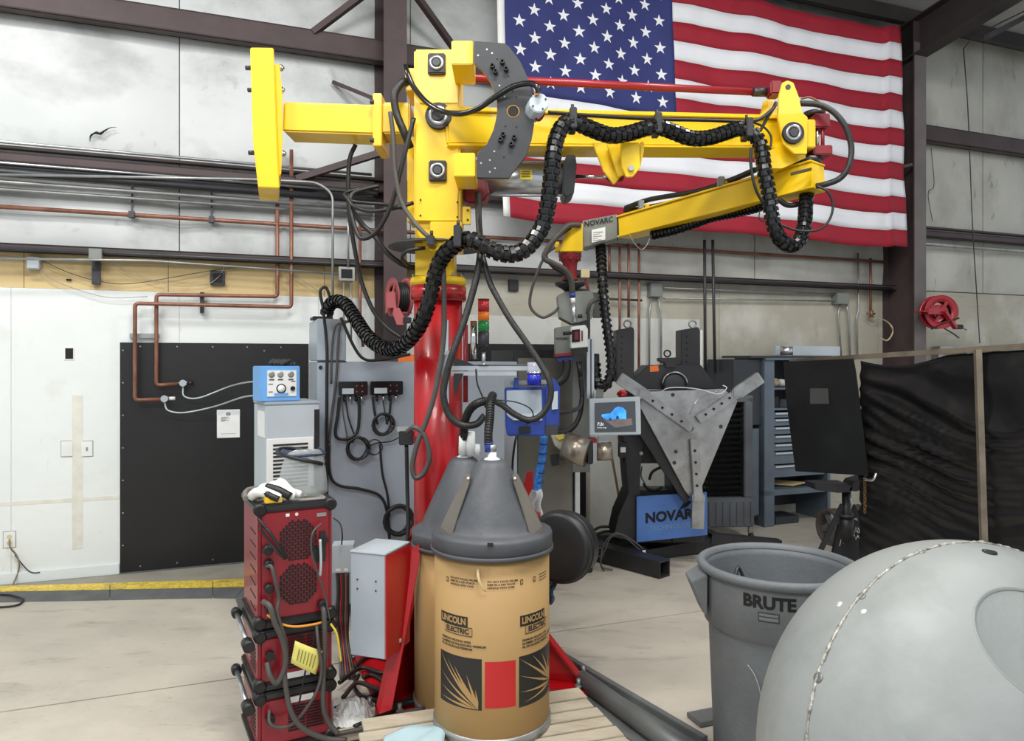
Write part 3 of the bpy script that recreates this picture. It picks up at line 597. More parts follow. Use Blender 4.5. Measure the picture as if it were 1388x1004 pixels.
# counterweight: box with chamfered lower end, seen edge-on
cw = [P(339, 64, 3.74), P(371, 64.5, 3.74), P(376, 200, 3.74), P(379, 255, 3.74), P(350, 254, 3.74), P(343, 192, 3.74)]
cwo = MB().prism(cw, (-.096, .30, 0)).build('counterweight', YEL, M, bevel=.005)
MB().prism(pxs([(371, 88), (379, 86), (383, 130), (383, 195), (381, 236), (377, 240)], 3.76), (-.084, .26, 0)).build('counterweight_plate', YEL, M, bevel=.003)
for px, py in ((381, 92), (382, 122), (384, 208)):
    c = P(px-4, py, 3.80); MB().cyl(c, c+X*.022, .016, seg=6).cyl(c, c+X*.03, .009, seg=8).build('bolt', CHR, cwo)
for px, py in ((337, 92), (340, 122), (341, 207)):
    c = P(px+4, py, 3.80); MB().cyl(c, c-X*.03, .012, seg=8).build('bolt', BRND, cwo)
# lower arm
LA = P(1110, 239, 4.2); LB_ = P(846, 309, 5.3)
lo = MB().beam(LA+Yv*.0, LB_, .15, .145, wd2=.13, ht2=.135).build('lower_arm', YEL, M, bevel=.008)
dirL = (LB_-LA).normalized(); upL = dirL.cross(Z).normalized().cross(dirL); 
if upL.z < 0: upL = -upL
MB().beam(LA+upL*.078, LB_+upL*.073, .165, .012).build('arm_cap', YEL, lo, bevel=.002)
MB().beam(LA-upL*.07, LB_-upL*.07, .165, .012).build('arm_bottom_strip', YEL, lo, bevel=.002)
for tt in (.03, .31, .34, .72, .75, .97)[:0]: pass
for tt in (.42, .86): 
    c = LA.lerp(LB_, tt)+upL*.09-Yv*.05; MB().box(c, .03, .02, .055).build('hose_tab', YEL, lo, bevel=.002)
    c = c+X*-.04+upL*.02; MB().box(c, .035, .05, .06).build('hose_clamp', MGRY, lo, bevel=.002)
c = P(1093, 228, 4.12); MB().beam(P(1072, 236, 4.13), P(1100, 229, 4.10), .03, .012).build('cable_track', BLKM, lo)
# cables along the lower arm's top
cable('arm_cable', [LA.lerp(LB_, t_)+upL*(.125+.02*math.sin(t_*9))-Yv*.04 for t_ in (.28, .4, .55, .7, .85, .99)], .018, BLK, None, None, lo)
cable('arm_cable', [LA.lerp(LB_, t_)+upL*(.115+.02*math.sin(t_*7))+Yv*.02 for t_ in (.28, .4, .55, .7, .85, .99)], .014, BLK, None, None, lo)
cable('tie_wire', [P(853, 318, 5.1), P(862, 332, 5.1), P(870, 338, 5.1), P(878, 330, 5.1), P(882, 316, 5.1)], .004, ZINC, None, None, lo)
# boom top cable
cable('boom_cable', [P(743, 152, 3.7), P(800, 156.5, 3.74), P(880, 161, 3.83), P(960, 163, 3.95), P(1020, 164, 4.05), P(1045, 150, 4.1), P(1052, 139, 4.12)], .010, BLK, None, None, M)
cable('boom_cable', [P(1052, 141, 4.1), P(1040, 160, 4.1), P(1030, 178, 4.1)], .009, BLK, None, None, M)
cable('boom_cable', [P(1018, 165, 4.05), P(1035, 172, 4.1), P(1045, 185, 4.1), P(1044, 203, 4.1)], .006, BLK, None, None, M)
# ------------------------------------------------------------------ control box on the lower arm and welding head
CB = thing('control_box', P(815, 336, 5.28), 'grey control box lettered NOVARC at the end of the lower yellow arm', 'control box')
f4 = [P(789.5, 336, 5.22), P(836.6, 323, 5.26), P(836.6, 290, 5.26), P(789.5, 299, 5.22)]
MB().prism(f4, (0.03, .16, 0)).build('housing', MGRY, CB, bevel=.004)
MB().prism(pxs([(838, 325), (844, 322), (844, 291), (838, 292)], 5.30), (0, .12, 0)).build('end_plate', MGRY, CB, bevel=.002)
for py in (299, 316): c = P(842, py, 5.28); MB().cyl(c, c+X*.03, .016, seg=12).build('cable_gland', BLK, CB)
ax_ = (P(836.6, 290, 5.26)-P(789.5, 299, 5.22)).normalized(); upx = Z
text_mb('NOVARC', .052, P(811.5, 300.5, 5.228), ax_, Z, bold=.001).build('lettering', INK, CB)
la = MB(); la.prism([P(802, 329, 5.223), P(820.5, 324.5, 5.239), P(820.5, 307.5, 5.239), P(802, 311.5, 5.223)], (0, -.0015, 0)); la_o = la.build('label', WHT, CB)
for k in range(5): MB().beam(P(804, 315+k*2.7, 5.222), P(804+[13, 9, 12, 8, 11][k], 314+k*2.7, 5.231), .001, .0035).build('print', mat('grey_ink', (120, 124, 130), .6), la_o)
RB = thing('robot_head', P(775, 440, 5.2), 'hanging welding robot head with red spool and grey boxes below the control box', 'robot head')
RY = 5.2
def px_lathe(cx, prof, Y, name, m, parent, seg=24):  # prof: (halfwidth px, py)
    k = Y/1000; z0 = vz(prof[0][1], Y)
    mb = MB(); mb.lathe((P(cx, 0, Y).x, Y, 0), Z, [(max(h*k, .0001), vz(py, Y)) for h, py in prof], seg); return mb.build(name, m, parent)
MB().prism(pxs([(758, 341), (790, 341), (790, 302), (774, 302), (766, 318)], RY-.09), (0, .18, 0)).build('yellow_shroud', YEL, RB, bevel=.006)
MB().box(P(755, 335, RY), .03, .05, .07).build('yellow_tab', YEL, RB, bevel=.003)
px_lathe(772.5, [(15.5, 342), (15.5, 348), (14, 352), (10, 357), (9, 372), (11, 379), (11, 380)], RY, 'red_spool', DRED, RB)
px_lathe(772.5, [(2, 380), (21, 383), (20, 387), (12, 391), (6, 396)], RY, 'black_disc', BLKM, RB)
for k in range(8):
    q = k*math.pi/4; c = P(772.5, 350, RY)+Vector((math.cos(q)*.07, math.sin(q)*.07, 0)); MB().cyl(c, c-Z*.02, .007, seg=6).build('spool_bolt', DRED, RB)
MB().box(P(793, 371, RY), .06, .06, .06).build('sensor', mat('cream_sensor', (214, 204, 160), .5), RB, bevel=.003)
MB().beam(P(793, 378, RY), P(797, 392, RY), .02, .02).build('sensor_bracket', DRED, RB)
MB().prism(pxs([(756, 400), (766, 395), (803, 394), (806, 410), (802, 432), (776, 439), (759, 430)], RY-.06), (0, .2, 0)).build('upper_housing', MGRY, RB, bevel=.002)
MB().prism(pxs([(803, 396), (818, 396), (818, 430), (805, 430)], RY+.1), (0, .1, 0)).build('side_housing', MGRY, RB, bevel=.004)
hb = MB().prism(pxs([(752.5, 444), (772, 441), (786, 440), (786, 479), (753, 482)], RY-.08), (0, .16, 0)).build('lower_housing', MGRY, RB, bevel=.004)
text_mb('NOVARC', .021, P(762, 459, RY-.0815), X, Z, bold=.0006).build('lettering', INK, RB)
MB().prism(pxs([(774, 443), (793, 440), (797, 446), (797, 470), (774, 472)], RY-.17), (0, .09, 0)).build('laser_sensor', WHT, RB, bevel=.004); MB().prism(pxs([(776, 472), (797, 470), (797, 477), (776, 480)], RY-.16), (0, .1, 0)).build('sensor_base', BLK, RB); MB().prism(pxs([(775, 447), (786, 446), (786, 463), (775, 464)], RY-.172), (0, -.003, 0)).build('sensor_frame', INK, RB); MB().prism(pxs([(788, 448), (790, 448), (790, 462), (788, 462)], RY-.172), (0, -.002, 0)).build('red_mark', DRED, RB)
MB().prism(pxs([(779, 450), (784, 449.5), (784, 460), (779, 460.5)], RY-.176), (0, -.002, 0)).build('sensor_window', DRED, RB)
MB().cyl(P(763, 452, RY-.16), P(780, 451, RY-.16), .012, seg=10).build('clamp_screw', BLK, RB)
MB().prism(pxs([(776, 390), (780, 390), (800, 392), (800, 640), (776, 640)], RY+.10), (0, .08, 0)).build('slide_column', MGRY, RB, bevel=.003)
MB().box(P(800, 500, RY-.02), .05, .05, .42).build('aluminium_rail', ALU, RB, bevel=.002); MB().box(P(801, 500, RY-.047), .008, .006, .42).build('rail_groove', BRND, RB)
MB().prism(pxs([(753, 485), (777, 483), (776, 490), (757, 491)], RY-.1), (0, .14, 0)).build('tool_flange', BLU, RB, bevel=.004)
MB().prism(pxs([(752, 480), (784, 476), (784, 480), (752, 484)], RY-.12), (0, .18, 0)).build('tool_flange_ring', DRED, RB)
cable('torch_hose', [P(768, 488, RY-.1), P(768, 500, RY-.1), P(764, 512, RY-.1), P(754, 520, RY-.1)], .030, BLK, None, None, RB)
MB().cyl(P(785, 490, RY-.1), P(787, 512, RY-.1), .022, .015, seg=12).build('torch_boot', BLK, RB)
cable('torch_cable', [P(787, 510, RY-.1), P(789, 540, RY-.1), P(785, 565, RY-.1), P(774, 582, RY-.1), P(757, 585, RY-.1)], .016, BLK, None, None, RB)
MB().cyl(P(776, 397, RY-.12), P(776, 403, RY-.12), .02, seg=14).build('blue_collar', BLU, RB)
MB().cyl(P(776.5, 404, RY-.12), P(777, 411, RY-.12), .017, .015, seg=14).build('hose_fitting', WHT, RB); MB().cyl(P(777, 412, RY-.12), P(779, 436, RY-.12), .013, .017, seg=14).build('swivel_joint', ALU, RB); MB().cyl(P(783, 429, RY-.14), P(789, 428, RY-.14), .014, seg=10).build('small_knob', BLK, RB)
# wrist: steel cylinders near HMI
WR = thing('wrist_actuator', P(785, 632, 5.0), 'bare metal wrist actuator with two round barrels left of the positioner', 'actuator')
MB().cyl(P(765, 604, 5.0), P(797, 614, 4.95), .098, seg=28).build('large_barrel', mat('brushed_metal', (170, 160, 146), .3, .75, .08), WR)
MB().prism(pxs([(746, 588), (760, 587), (782, 598), (770, 618), (752, 604)], 5.0), (0, .1, 0)).build('wedge_arm', mat('cast_metal', (190, 184, 170), .5, .3), WR, bevel=.006)
MB().prism(pxs([(797, 598), (803, 598), (803, 629), (797, 629)], 4.92), (0, .16, 0)).build('clamp_plate', BLKM, WR)
MB().prism(pxs([(804, 600), (809, 600), (809, 628), (804, 628)], 4.92), (0, .16, 0)).build('clamp_plate', ALU, WR)
MB().cyl(P(809, 612, 5.0), P(829, 611, 5.0), .062, seg=24).build('small_barrel', MATS['brushed_metal'], WR)
MB().box(P(803, 599, 4.98), .05, .1, .06).build('red_clamp', DRED, WR, bevel=.004)
MB().prism(pxs([(753, 590), (763, 589), (766, 594), (757, 596)], 4.985), (0, -.003, 0)).build('warning_label', MATS['label_yellow'], WR)
MB().prism(pxs([(746, 618), (758, 616), (758, 630), (748, 632)], 5.0), (0, .05, 0)).build('black_plug', BLK, WR)
# ------------------------------------------------------------------ HMI screen
HM = thing('control_screen', P(834, 592, 4.95), 'touch screen panel with blue rock arch picture in front of the positioner', 'screen')
a = P(799.5, 590.5, 4.95); 
MB().prism([P(799.5, 590.5, 4.95), P(869, 589, 4.90), P(868, 537.5, 4.90), P(799, 540.5, 4.95)], (0, .05, 0)).build('bezel', LGRY, HM, bevel=.005)
def scr(u, v):  # u 0..1, v 0..1 upward on the display
    return P(806, 585.5, 4.942).lerp(P(862, 584.5, 4.902), u)*(1-v) + P(806, 546, 4.942).lerp(P(861, 543.5, 4.902), u)*v
def sp(pts, d=.0): return [scr(*p)-Yv*(.004+d) for p in pts]
MB().prism([scr(0, 0), scr(1, 0), scr(1, 1), scr(0, 1)], (0, -.003, 0)).build('display', mat('display_dark', (62, 66, 72), .25, emit=.5), HM)
MB().add(sp([(.16, .55), (.18, .60), (.39, .63), (.5, .80), (.59, .85), (.70, .80), (.77, .69), (.77, .42), (.26, .42)]), [tuple(range(9))]).build('sky_picture', mat('display_sky', (60, 150, 236), .25, emit=.8, var=.3, scale=14), HM)
MB().add(sp([(.26, .42), (.77, .42), (.90, .44), (.92, .22), (.50, .14), (.40, .24), (.27, .37)], .0004), [tuple(range(7))]).build('sand_picture', mat('display_rock', (112, 102, 100), .25, emit=.4, var=.2, scale=14), HM)
for q in ([(.35, .38), (.355, .52), (.38, .46), (.41, .47), (.415, .38)], [(.515, .42), (.53, .52), (.56, .56), (.59, .50), (.595, .42)]): MB().add(sp(q, .0008), [tuple(range(5))]).build('rock_picture', mat('display_blue_rock', (24, 66, 110), .25, emit=.4), HM)
text_mb('7:26', .028, scr(.14, .27)-Yv*.006, X, Z, shear=.15).build('time_text', mat('display_white', (230, 236, 240), .3, emit=.8), HM)
text_mb('Sunday, August 13', .0115, scr(.22, .15)-Yv*.006, X, Z).build('date_text', MATS['display_white'], HM)
MB().beam(P(812, 539, 5.0), P(815, 520, 5.3), .05, .02).build('mount_arm', MGRY, HM)
MB().prism(pxs([(811, 592), (824, 592), (824, 606), (811, 606)], 5.02), (0, .05, 0)).build('mount_foot', ALU, HM)
# ------------------------------------------------------------------ corrugated dress packs
def link_mesh(R=.040, L=.023):
    mb = MB(); n = 6
    for k in range(n):
        q0 = 2*math.pi*k/n; q1 = q0+2*math.pi/n*.78; a = []
        for (r, x) in ((R*.74, -L*.5), (R*.98, -L*.5), (R*1.06, L*.45), (R*.80, L*.45)):
            for q in (q0, (q0+q1)/2, q1): a.append(Vector((math.cos(q)*r, math.sin(q)*r, x)))
        fs = []
        for j in range(4):
            j2 = (j+1) % 4
            for i in range(2): fs.append((j*3+i, j*3+i+1, j2*3+i+1, j2*3+i))
        fs += [(0, 3, 6, 9), (11, 8, 5, 2)]
        mb.add(a, fs)
    me = bpy.data.meshes.new('hose_link'); me.from_pydata([tuple(v) for v in mb.v], [], mb.f); me.materials.append(BLKG); return me
LINK = link_mesh()
def dress_pack(pts, label, scale=1.0, step=.0325, clamps=(), loc=None):
    path = spline(pts, 10); loc = path[0]
    T = thing('dress_hose', loc, label, 'cable hose')
    MB().tube(path[::2]+[path[-1]], .031*scale, 10).build('inner_hose', BLK, T)
    rs = resample(path, step*scale); a = None
    for i in range(len(rs)-1):
        t = (rs[i+1]-rs[i]).normalized()
        if a is None: a = t.orthogonal().normalized()
        a = (a-t*a.dot(t)).normalized(); b = t.cross(a)
        tw = .35*(i % 2); a2 = a*math.cos(tw)+b*math.sin(tw); b2 = t.cross(a2)
        mtx = Matrix.Translation(rs[i]) @ Matrix((a2, b2, t)).transposed().to_4x4() @ Matrix.Scale(scale, 4)
        o = bpy.data.objects.new('hose_link', LINK); COL.objects.link(o); o.parent = T; o.matrix_parent_inverse = Matrix.Translation(-Vector(T['wl'])); o.matrix_basis = mtx
    for (px, py, Y, h) in clamps:
        c = P(px, py, Y); MB().box(c, .035, .12, h).build('clamp', BLKM, T, bevel=.004)
        MB().cyl(c+Z*h*.5, c+Z*(h*.5+.03), .008, seg=8).build('clamp_bolt', BLK, T)
    return T
main = pxs([(443, 424, 4.5), (446, 414, 4.48), (456, 408, 4.44), (469, 413, 4.36), (482, 432, 4.25), (495, 452, 4.12), (511, 467, 4.0), (531, 473, 3.88), (549, 465, 3.76), (565, 447, 3.66), (578, 419, 3.6), (588, 380, 3.58), (597, 353, 3.54), (609, 338, 3.5), (626, 326, 3.46), (643, 326, 3.44), (661, 336, 3.44), (682, 344, 3.45), (705, 342, 3.48), (724, 325, 3.5), (737, 302, 3.52), (743.5, 273, 3.52), (747, 243, 3.52), (749.5, 212, 3.52), (754, 188, 3.54), (763, 170, 3.56), (777, 165, 3.58), (797, 173, 3.6), (827, 183.5, 3.66), (851, 181, 3.7), (875, 174, 3.74), (892, 172, 3.76), (911, 178, 3.8), (935, 187, 3.84), (959, 187, 3.88), (983, 180, 3.92), (1005, 174, 3.96), (1023, 184, 3.97), (1032, 201, 3.98), (1036, 231, 3.98), (1042, 261, 3.99), (1047, 298, 4.0), (1056, 322, 4.02), (1071, 333, 4.06), (1085, 323, 4.12), (1091, 298, 4.18), (1092, 277, 4.24), (1094, 258, 4.3)])
dress_pack(main, 'long black segmented hose snaking from the grey cabinet over the boom to its tip', 1.0, clamps=((776, 164, 3.60, .10), (890, 170, 3.78, .10), (1012, 176, 3.98, .10), (621, 322, 3.46, .10), (585, 328, 3.58, .05)))
dress_pack(pxs([(814, 334, 5.34), (815, 350, 5.24), (816, 372, 5.18), (818, 400, 5.15), (821, 430, 5.15), (825, 460, 5.15), (828, 485, 5.15), (828, 505, 5.15), (822, 522, 5.16), (812, 523, 5.2), (808, 505, 5.24), (807, 480, 5.26)]), 'black segmented hose hanging in a tight loop under the grey control box', .92, step=.044)
dress_pack(pxs([(886, 318, 5.1), (912, 312, 5.0), (940, 303, 4.9), (965, 294, 4.8), (1000, 287, 4.65), (1030, 279, 4.5), (1050, 268, 4.4)]), 'black segmented hose slung below the lower yellow arm', .85)
# ------------------------------------------------------------------ braided hoses and loose cables
BRA = mat('braided_hose', (36, 36, 36), .5, 0, .45, 70)
def hose(lst, r, label, m=BLK, name='hose', cat='hose', seg=10): return cable(name, pxs(lst), r, m, label, cat, seg=seg)
hose([(648, 262, 3.75), (649, 300, 3.65), (651, 340, 3.55), (646, 375, 3.5), (635, 416, 3.48), (625, 447, 3.46), (612, 483, 3.44), (604.6, 509, 3.44), (601, 535, 3.44), (608, 561, 3.44), (624, 575, 3.44), (645, 575, 3.44), (657, 563, 3.45)], .0165, 'braided black hose looping left around the red column front', BRA)
hose([(652, 340, 3.56), (663, 380, 3.5), (673, 401, 3.48), (691, 432, 3.46), (714, 465, 3.44), (733, 494, 3.42), (745, 517, 3.4), (746, 540, 3.4), (735, 561, 3.4), (717, 569, 3.4), (697, 561, 3.4), (681, 549, 3.4), (668, 543, 3.4), (655, 542, 3.42)], .0150, 'braided black hose drooping from the mast around the blue wire feeder', BRA)
def ribbed(lst, r, label):
    path = spline(pxs(lst), 8); T = cable('ribbed_conduit', pxs(lst), r*.86, BLK, label, 'conduit hose'); 
    mb = MB(); rs = resample(path, .011)
    for p, q in zip(rs[::1], rs[1:]): mb.cyl(p, p+(q-p)*.55, r, seg=12)
    o = mb.build('ribs', BLK, T); o['kind'] = 'stuff'; return T
ribbed([(629, 594, 3.5), (630, 572, 3.46), (637, 555, 3.42), (648, 546, 3.38), (660, 543, 3.4)], .020, 'ribbed black conduit rising from the rear drum cone')
ribbed([(662, 602, 3.05), (662, 585, 3.05), (664, 565, 3.08), (665, 545, 3.12), (668, 535, 3.2)], .019, 'ribbed black conduit rising straight from the front drum cone')
hose([(730, 126, 3.36), (727, 117, 3.36), (717, 113, 3.38), (696, 117, 3.40), (672, 131, 3.42), (648, 147, 3.45), (624, 154, 3.5), (600, 151, 3.58), (579, 139, 3.64), (561, 118, 3.68), (552, 98, 3.70), (549, 90, 3.74)], .0135, 'thick black cable arcing across the mast to the grey encoder', BLKG, 'cable', 'cable')
hose([(728, 127, 3.36), (722, 117, 3.38), (712, 112, 3.40)], .005, 'thin white wire beside the encoder plug', WHT, 'wire', 'wire')
hose([(557, 112, 3.76), (545, 112, 3.72), (535, 128, 3.7), (537, 152, 3.7), (548, 180, 3.7), (556, 200, 3.74)], .020, 'thick braided hose hugging the left side of the yellow mast', BRA)
hose([(529, 152, 3.66), (533, 185, 3.66), (536, 235, 3.66), (544, 273, 3.66), (562, 302, 3.64), (588, 328, 3.6)], .0115, 'grey cable hanging left of the mast down to the lower clamp', HOSE, 'cable', 'cable')
hose([(561, 160, 3.66), (548, 211, 3.66), (536, 260, 3.68), (524, 292, 3.7), (508, 316, 3.72), (490, 323, 3.74), (481, 307, 3.76), (475, 280, 3.78), (478, 263, 3.8), (495, 256, 3.82), (514, 252, 3.84)], .0115, 'black cable sweeping from the mast into the loose coil', BLK, 'cable', 'cable')
hose([(482, 196, 3.95), (474, 216, 3.95), (472, 255, 3.95), (474, 295, 3.96), (482, 344, 3.98), (490, 382, 4.0), (505, 419, 4.0), (523, 442, 4.0), (545, 458, 3.95)], .012, 'black cable dropping from the rear arm to the long segmented hose', BLK, 'cable', 'cable')
hose([(512, 262, 3.86), (490, 262, 3.84), (474, 266, 3.8), (478, 278, 3.76), (500, 286, 3.74), (530, 283, 3.72), (560, 275, 3.76)], .0105, 'upper loop of black cable coiled left of the mast', BLK, 'cable', 'cable')
hose([(514, 258, 3.88), (490, 256, 3.86), (468, 262, 3.82), (476, 272, 3.78), (496, 275, 3.8), (520, 277, 3.82), (552, 283, 3.86)], .0095, 'second loop of black cable coiled left of the mast', BLK, 'cable', 'cable')
hose([(477, 285, 3.82), (492, 305, 3.84), (506, 318, 3.84), (523, 341, 3.84), (540, 355, 3.86), (556, 362, 3.9), (566, 362, 3.92)], .0135, 'thick black cable running down to the neck below the guard disc', BLK, 'cable', 'cable')
hose([(552, 358, 3.82), (545, 350, 3.72), (549, 342, 3.68), (560, 338, 3.66), (576, 336, 3.68)], .010, 'short black cable curled around the yellow neck', BLK, 'cable', 'cable')
hose([(1084, 140, 4.18), (1110, 142, 4.15), (1130, 152, 4.12), (1146, 172, 4.1), (1154, 200, 4.1), (1150, 226, 4.1), (1138, 242, 4.12), (1118, 250, 4.14), (1106, 252, 4.18)], .0165, 'thick black hose looping out to the right of the boom tip', BRA)
hose([(1107, 252, 4.1), (1122, 260, 4.08), (1129, 278, 4.08), (1124, 298, 4.08), (1110, 311, 4.08), (1085, 313, 4.08), (1062, 306, 4.08), (1050, 296, 4.1)], .007, 'thin black cable looping below the boom tip', BLK, 'cable', 'cable')
hose([(1018, 200, 3.94), (1018, 225, 3.94), (1024, 255, 3.94), (1034, 275, 3.96)], .008, 'thin black cable beside the drop of the segmented hose', BLK, 'cable', 'cable')
hose([(1100, 262, 4.35), (1085, 275, 4.3), (1068, 278, 4.3), (1055, 270, 4.3)], .016, 'short thick hose under the tip of the lower arm', BLK)
hose([(1030, 285, 4.0), (1029, 296, 4.0), (1034, 300, 4.0), (1040, 293, 4.0)], .003, 'tiny loop of thin cable by the lower arm', BLK, 'wire', 'wire')
hose([(786, 305, 5.1), (770, 306, 5.05), (755, 320, 5.0), (742, 338, 5.0), (738, 350, 5.0), (750, 357, 5.0), (766, 366, 5.02), (774, 380, 5.05), (776, 396, 5.08)], .020, 'thick grey hose curving down beside the red spool', HOSE)
hose([(784, 303, 5.15), (765, 314, 5.1), (748, 330, 5.1), (740, 345, 5.1), (748, 360, 5.1), (766, 372, 5.12), (774, 386, 5.12)], .012, 'thinner black hose following the grey hose by the red spool', BLK)
hose([(752, 335, 5.1), (740, 345, 5.1), (728, 370, 5.1), (719, 400, 5.1), (720, 418, 5.1), (735, 430, 5.1), (750, 424, 5.1), (757, 417, 5.12)], .010, 'thin grey cable looping left of the hanging robot head', HOSE, 'cable', 'cable')
hose([(796, 425, 5.1), (800, 412, 5.08), (808, 406, 5.1), (816, 406, 5.2)], .014, 'grey cable bending over the side housing of the robot head', HOSE, 'cable', 'cable')
hose([(797, 420, 5.06), (798, 445, 5.05), (795, 460, 5.05), (790, 472, 5.05)], .010, 'black cable running down the robot head', BLK, 'cable', 'cable')
# --- blue slim hose with cable ties
bh = cable('blue_hose', pxs([(737, 590, 4.3), (735, 620, 4.3), (730, 645, 4.3), (728, 670, 4.3), (728, 700, 4.3)]), .023, mat('blue_hose', (50, 120, 200), .45, 0, .3, 40), 'bright blue ribbed hose hanging below the wire feeder', 'hose')
for k in range(7): MB().cyl(P(737-k*1.4, 600+k*13, 4.3), P(737-k*1.4, 602+k*13, 4.3), .026, seg=12).build('tie', mat('dark_blue', (24, 60, 120), .5), bh)
# ------------------------------------------------------------------ flag
FR = mat('flag_red', (150, 20, 42), .75, 0, .05, 3, bump=.15, bscale=30); FW = mat('flag_white', (226, 228, 234), .75, 0, .03, 3, bump=.15, bscale=30); FB = mat('flag_blue', (40, 48, 108), .75, 0, .08, 4, bump=.15, bscale=30)
FO = .44
tl = W(680, -74, FO); trr = W(1219, 42, FO); bl = W(689, 295, FO); brr = W(1233, 336, FO)
def flagp(s, t, d=0.0):     # s 0..1 along the fly, t 0..1 downward
    a = tl.lerp(trr, s); b = bl.lerp(brr, s); p = a.lerp(b, t)
    sag = -.035*math.sin(s*math.pi*7)**2*(1-t)**6*.5
    fold = .022*math.sin(s*34+2.2*t)*(.4+.6*t) + .016*math.sin(s*13-4*t+1.0)+.02*noise.noise(Vector((s*9, t*4, 1.3)))+.012*noise.noise(Vector((s*26, t*7, 5.0)))
    q = (s-(.955-.02*t)); dz = .035*(1/(1+math.exp(-q*260)))*(1-.3*t)
    wv = .018*math.sin(s*9+t*3)*t+.012*noise.noise(Vector((s*6, t*5, 9)))
    if q > -.02: fold += .03*math.exp(-(q/.006)**2)
    return p + N*(fold+d) + Z*(sag+dz+wv)
flag = MB(); FT = thing('flag', flagp(.5, 1), 'large red, white and blue flag with stars hanging high on the back wall', 'flag')
for i in range(13):
    s0 = 0 if i >= 7 else .372
    for_ = MB().grid(lambda a, b, i=i, s0=s0: flagp(s0+(1-s0)*a, (i+b)/13), 110 if i >= 7 else 72, 3); for_.build('red_stripe' if i % 2 == 0 else 'white_stripe', FR if i % 2 == 0 else FW, FT, sol=.003)
canton = MB().grid(lambda a, b: flagp(.372*a, 7/13*b), 44, 22).build('canton', FB, FT, sol=.003)
for r in range(9):
    for c in range(6 if r % 2 == 0 else 5):
        s_ = .372*((2*c+1+(r % 2))/12.0); t_ = (7/13)*((r+1)/10.0); ctr = flagp(s_, t_)
        R_ = .062; Wd = (trr-tl).length; Ht = (tl-bl).length; pts = []
        for k in range(10):
            q = math.pi/2+k*math.pi/5; rr = R_ if k % 2 == 0 else R_*.39
            pts.append(flagp(s_+rr*math.cos(q)/Wd, t_-rr*math.sin(q)/Ht, .005))
        MB().add([flagp(s_, t_, .006)]+pts, [(0, k+1, (k+1) % 10+1) for k in range(10)]).build('star', FW, canton)
MB().grid(lambda a, b: flagp(-.012+.014*a, b, .004), 2, 30).build('header_band', WHT, FT, sol=.004)
# ------------------------------------------------------------------ oriented frames
class Fr:
    """local frame: origin, x along the front, y into the depth, z up"""
    def __init__(s, O, deg): s.O = Vector(O); q = math.radians(deg); s.a = Vector((math.cos(q), math.sin(q), 0)); s.b = Vector((-math.sin(q), math.cos(q), 0))
    def p(s, x, y, z): return s.O+s.a*x+s.b*y+Z*z
    def box(s, mb, x0, x1, y0, y1, z0, z1): return mb.box8([s.p(x0, y0, z0), s.p(x1, y0, z0), s.p(x1, y1, z0), s.p(x0, y1, z0), s.p(x0, y0, z1), s.p(x1, y0, z1), s.p(x1, y1, z1), s.p(x0, y1, z1)])
    def B(s, nm, m, par, x0, x1, y0, y1, z0, z1, bevel=.0, **k): mb = MB(); s.box(mb, x0, x1, y0, y1, z0, z1); return mb.build(nm, m, par, bevel=bevel, **k)
WDEG = math.degrees(math.atan2(.357, .934))
# grey electrical cabinet behind the column
O = P(430, HY, 4.6); O.z = 0; f = Fr(O, WDEG)
EC = thing('electrical_cabinet', f.p(.6, .2, 0), 'wide grey electrical cabinet behind the red column with tall narrow upper box', 'electrical cabinet')
f.B('enclosure', GRY, EC, 0, 1.34, 0, .5, .1, 1.635, .006)
f.B('upper_box', GRY, EC, 0, .178, 0, .5, 1.64, 1.905, .006)
for x in (.03, 1.25): f.B('leg', GRY, EC, x, x+.06, .02, .48, 0, .1)
f.B('entry_plate', BLK, EC, -.015, .11, .1, .3, 1.906, 1.925, .003)
MB().cyl(f.p(.02, -.001, 1.60), f.p(.02, -.006, 1.60), .012, seg=14).build('lock', BLK, EC)
MB().cyl(f.p(1.30, -.001, 1.60), f.p(1.30, -.006, 1.60), .012, seg=14).build('lock', BLK, EC)
f.B('door_seam', BRND, EC, .0, .178, -.002, .0, 1.634, 1.642)
f.B('door_seam', BRND, EC, .05, .054, -.002, .0, .12, 1.63)
def module(x0, x1, z0, z1, label):
    T = thing('connector_module', f.p((x0+x1)/2, -.06, z0), label, 'module')
    f.B('body', BLKG, T, x0, x1, -.055, -.001, z0, z1, .004)
    w_ = x1-x0
    f.B('label', LGRY, T, x0+w_*.1, x0+w_*.5, -.057, -.055, z0+.01, z0+.045)
    for k in range(4): MB().cyl(f.p(x0+w_*(.6+.1*(k % 2)*2), -.055, z0+.025+.035*(k//2)), f.p(x0+w_*(.6+.1*(k % 2)*2), -.062, z0+.025+.035*(k//2)), .005, seg=8).build('lamp', mat('red_led', (170, 60, 50), .4), T)
    for k in range(4): MB().cyl(f.p(x0+w_*(.2+.2*k), -.028, z0-.04), f.p(x0+w_*(.2+.2*k), -.028, z0), .008, seg=8).build('connector', CHR if k % 2 else BLK, T)
    return T
zA = CH-.049*4.62; zB = CH-.03*4.62
module(.128, .305, zA, zB, 'black connector module on the grey cabinet, nearer the upper box'); module(.325, .53, zA, zB, 'black connector module on the grey cabinet, nearer the red column')
def fc(lst, r, label, m=BLK, d=-.05, nm='cable'):
    def q(px, py, dd=0):
        # point on the cabinet front plane
        o = off_c; p = W(px, py, o+.03+dd); return p
    return cable(nm, [q(*a) for a in lst], r, m, label, 'cable')
off_c = N.dot(O)-WD
fc([(448, 405), (442, 390), (434, 395), (438, 420), (443, 470), (443, 520), (443, 600), (443, 670)], .010, 'thick black cable running down the grey cabinet edge')
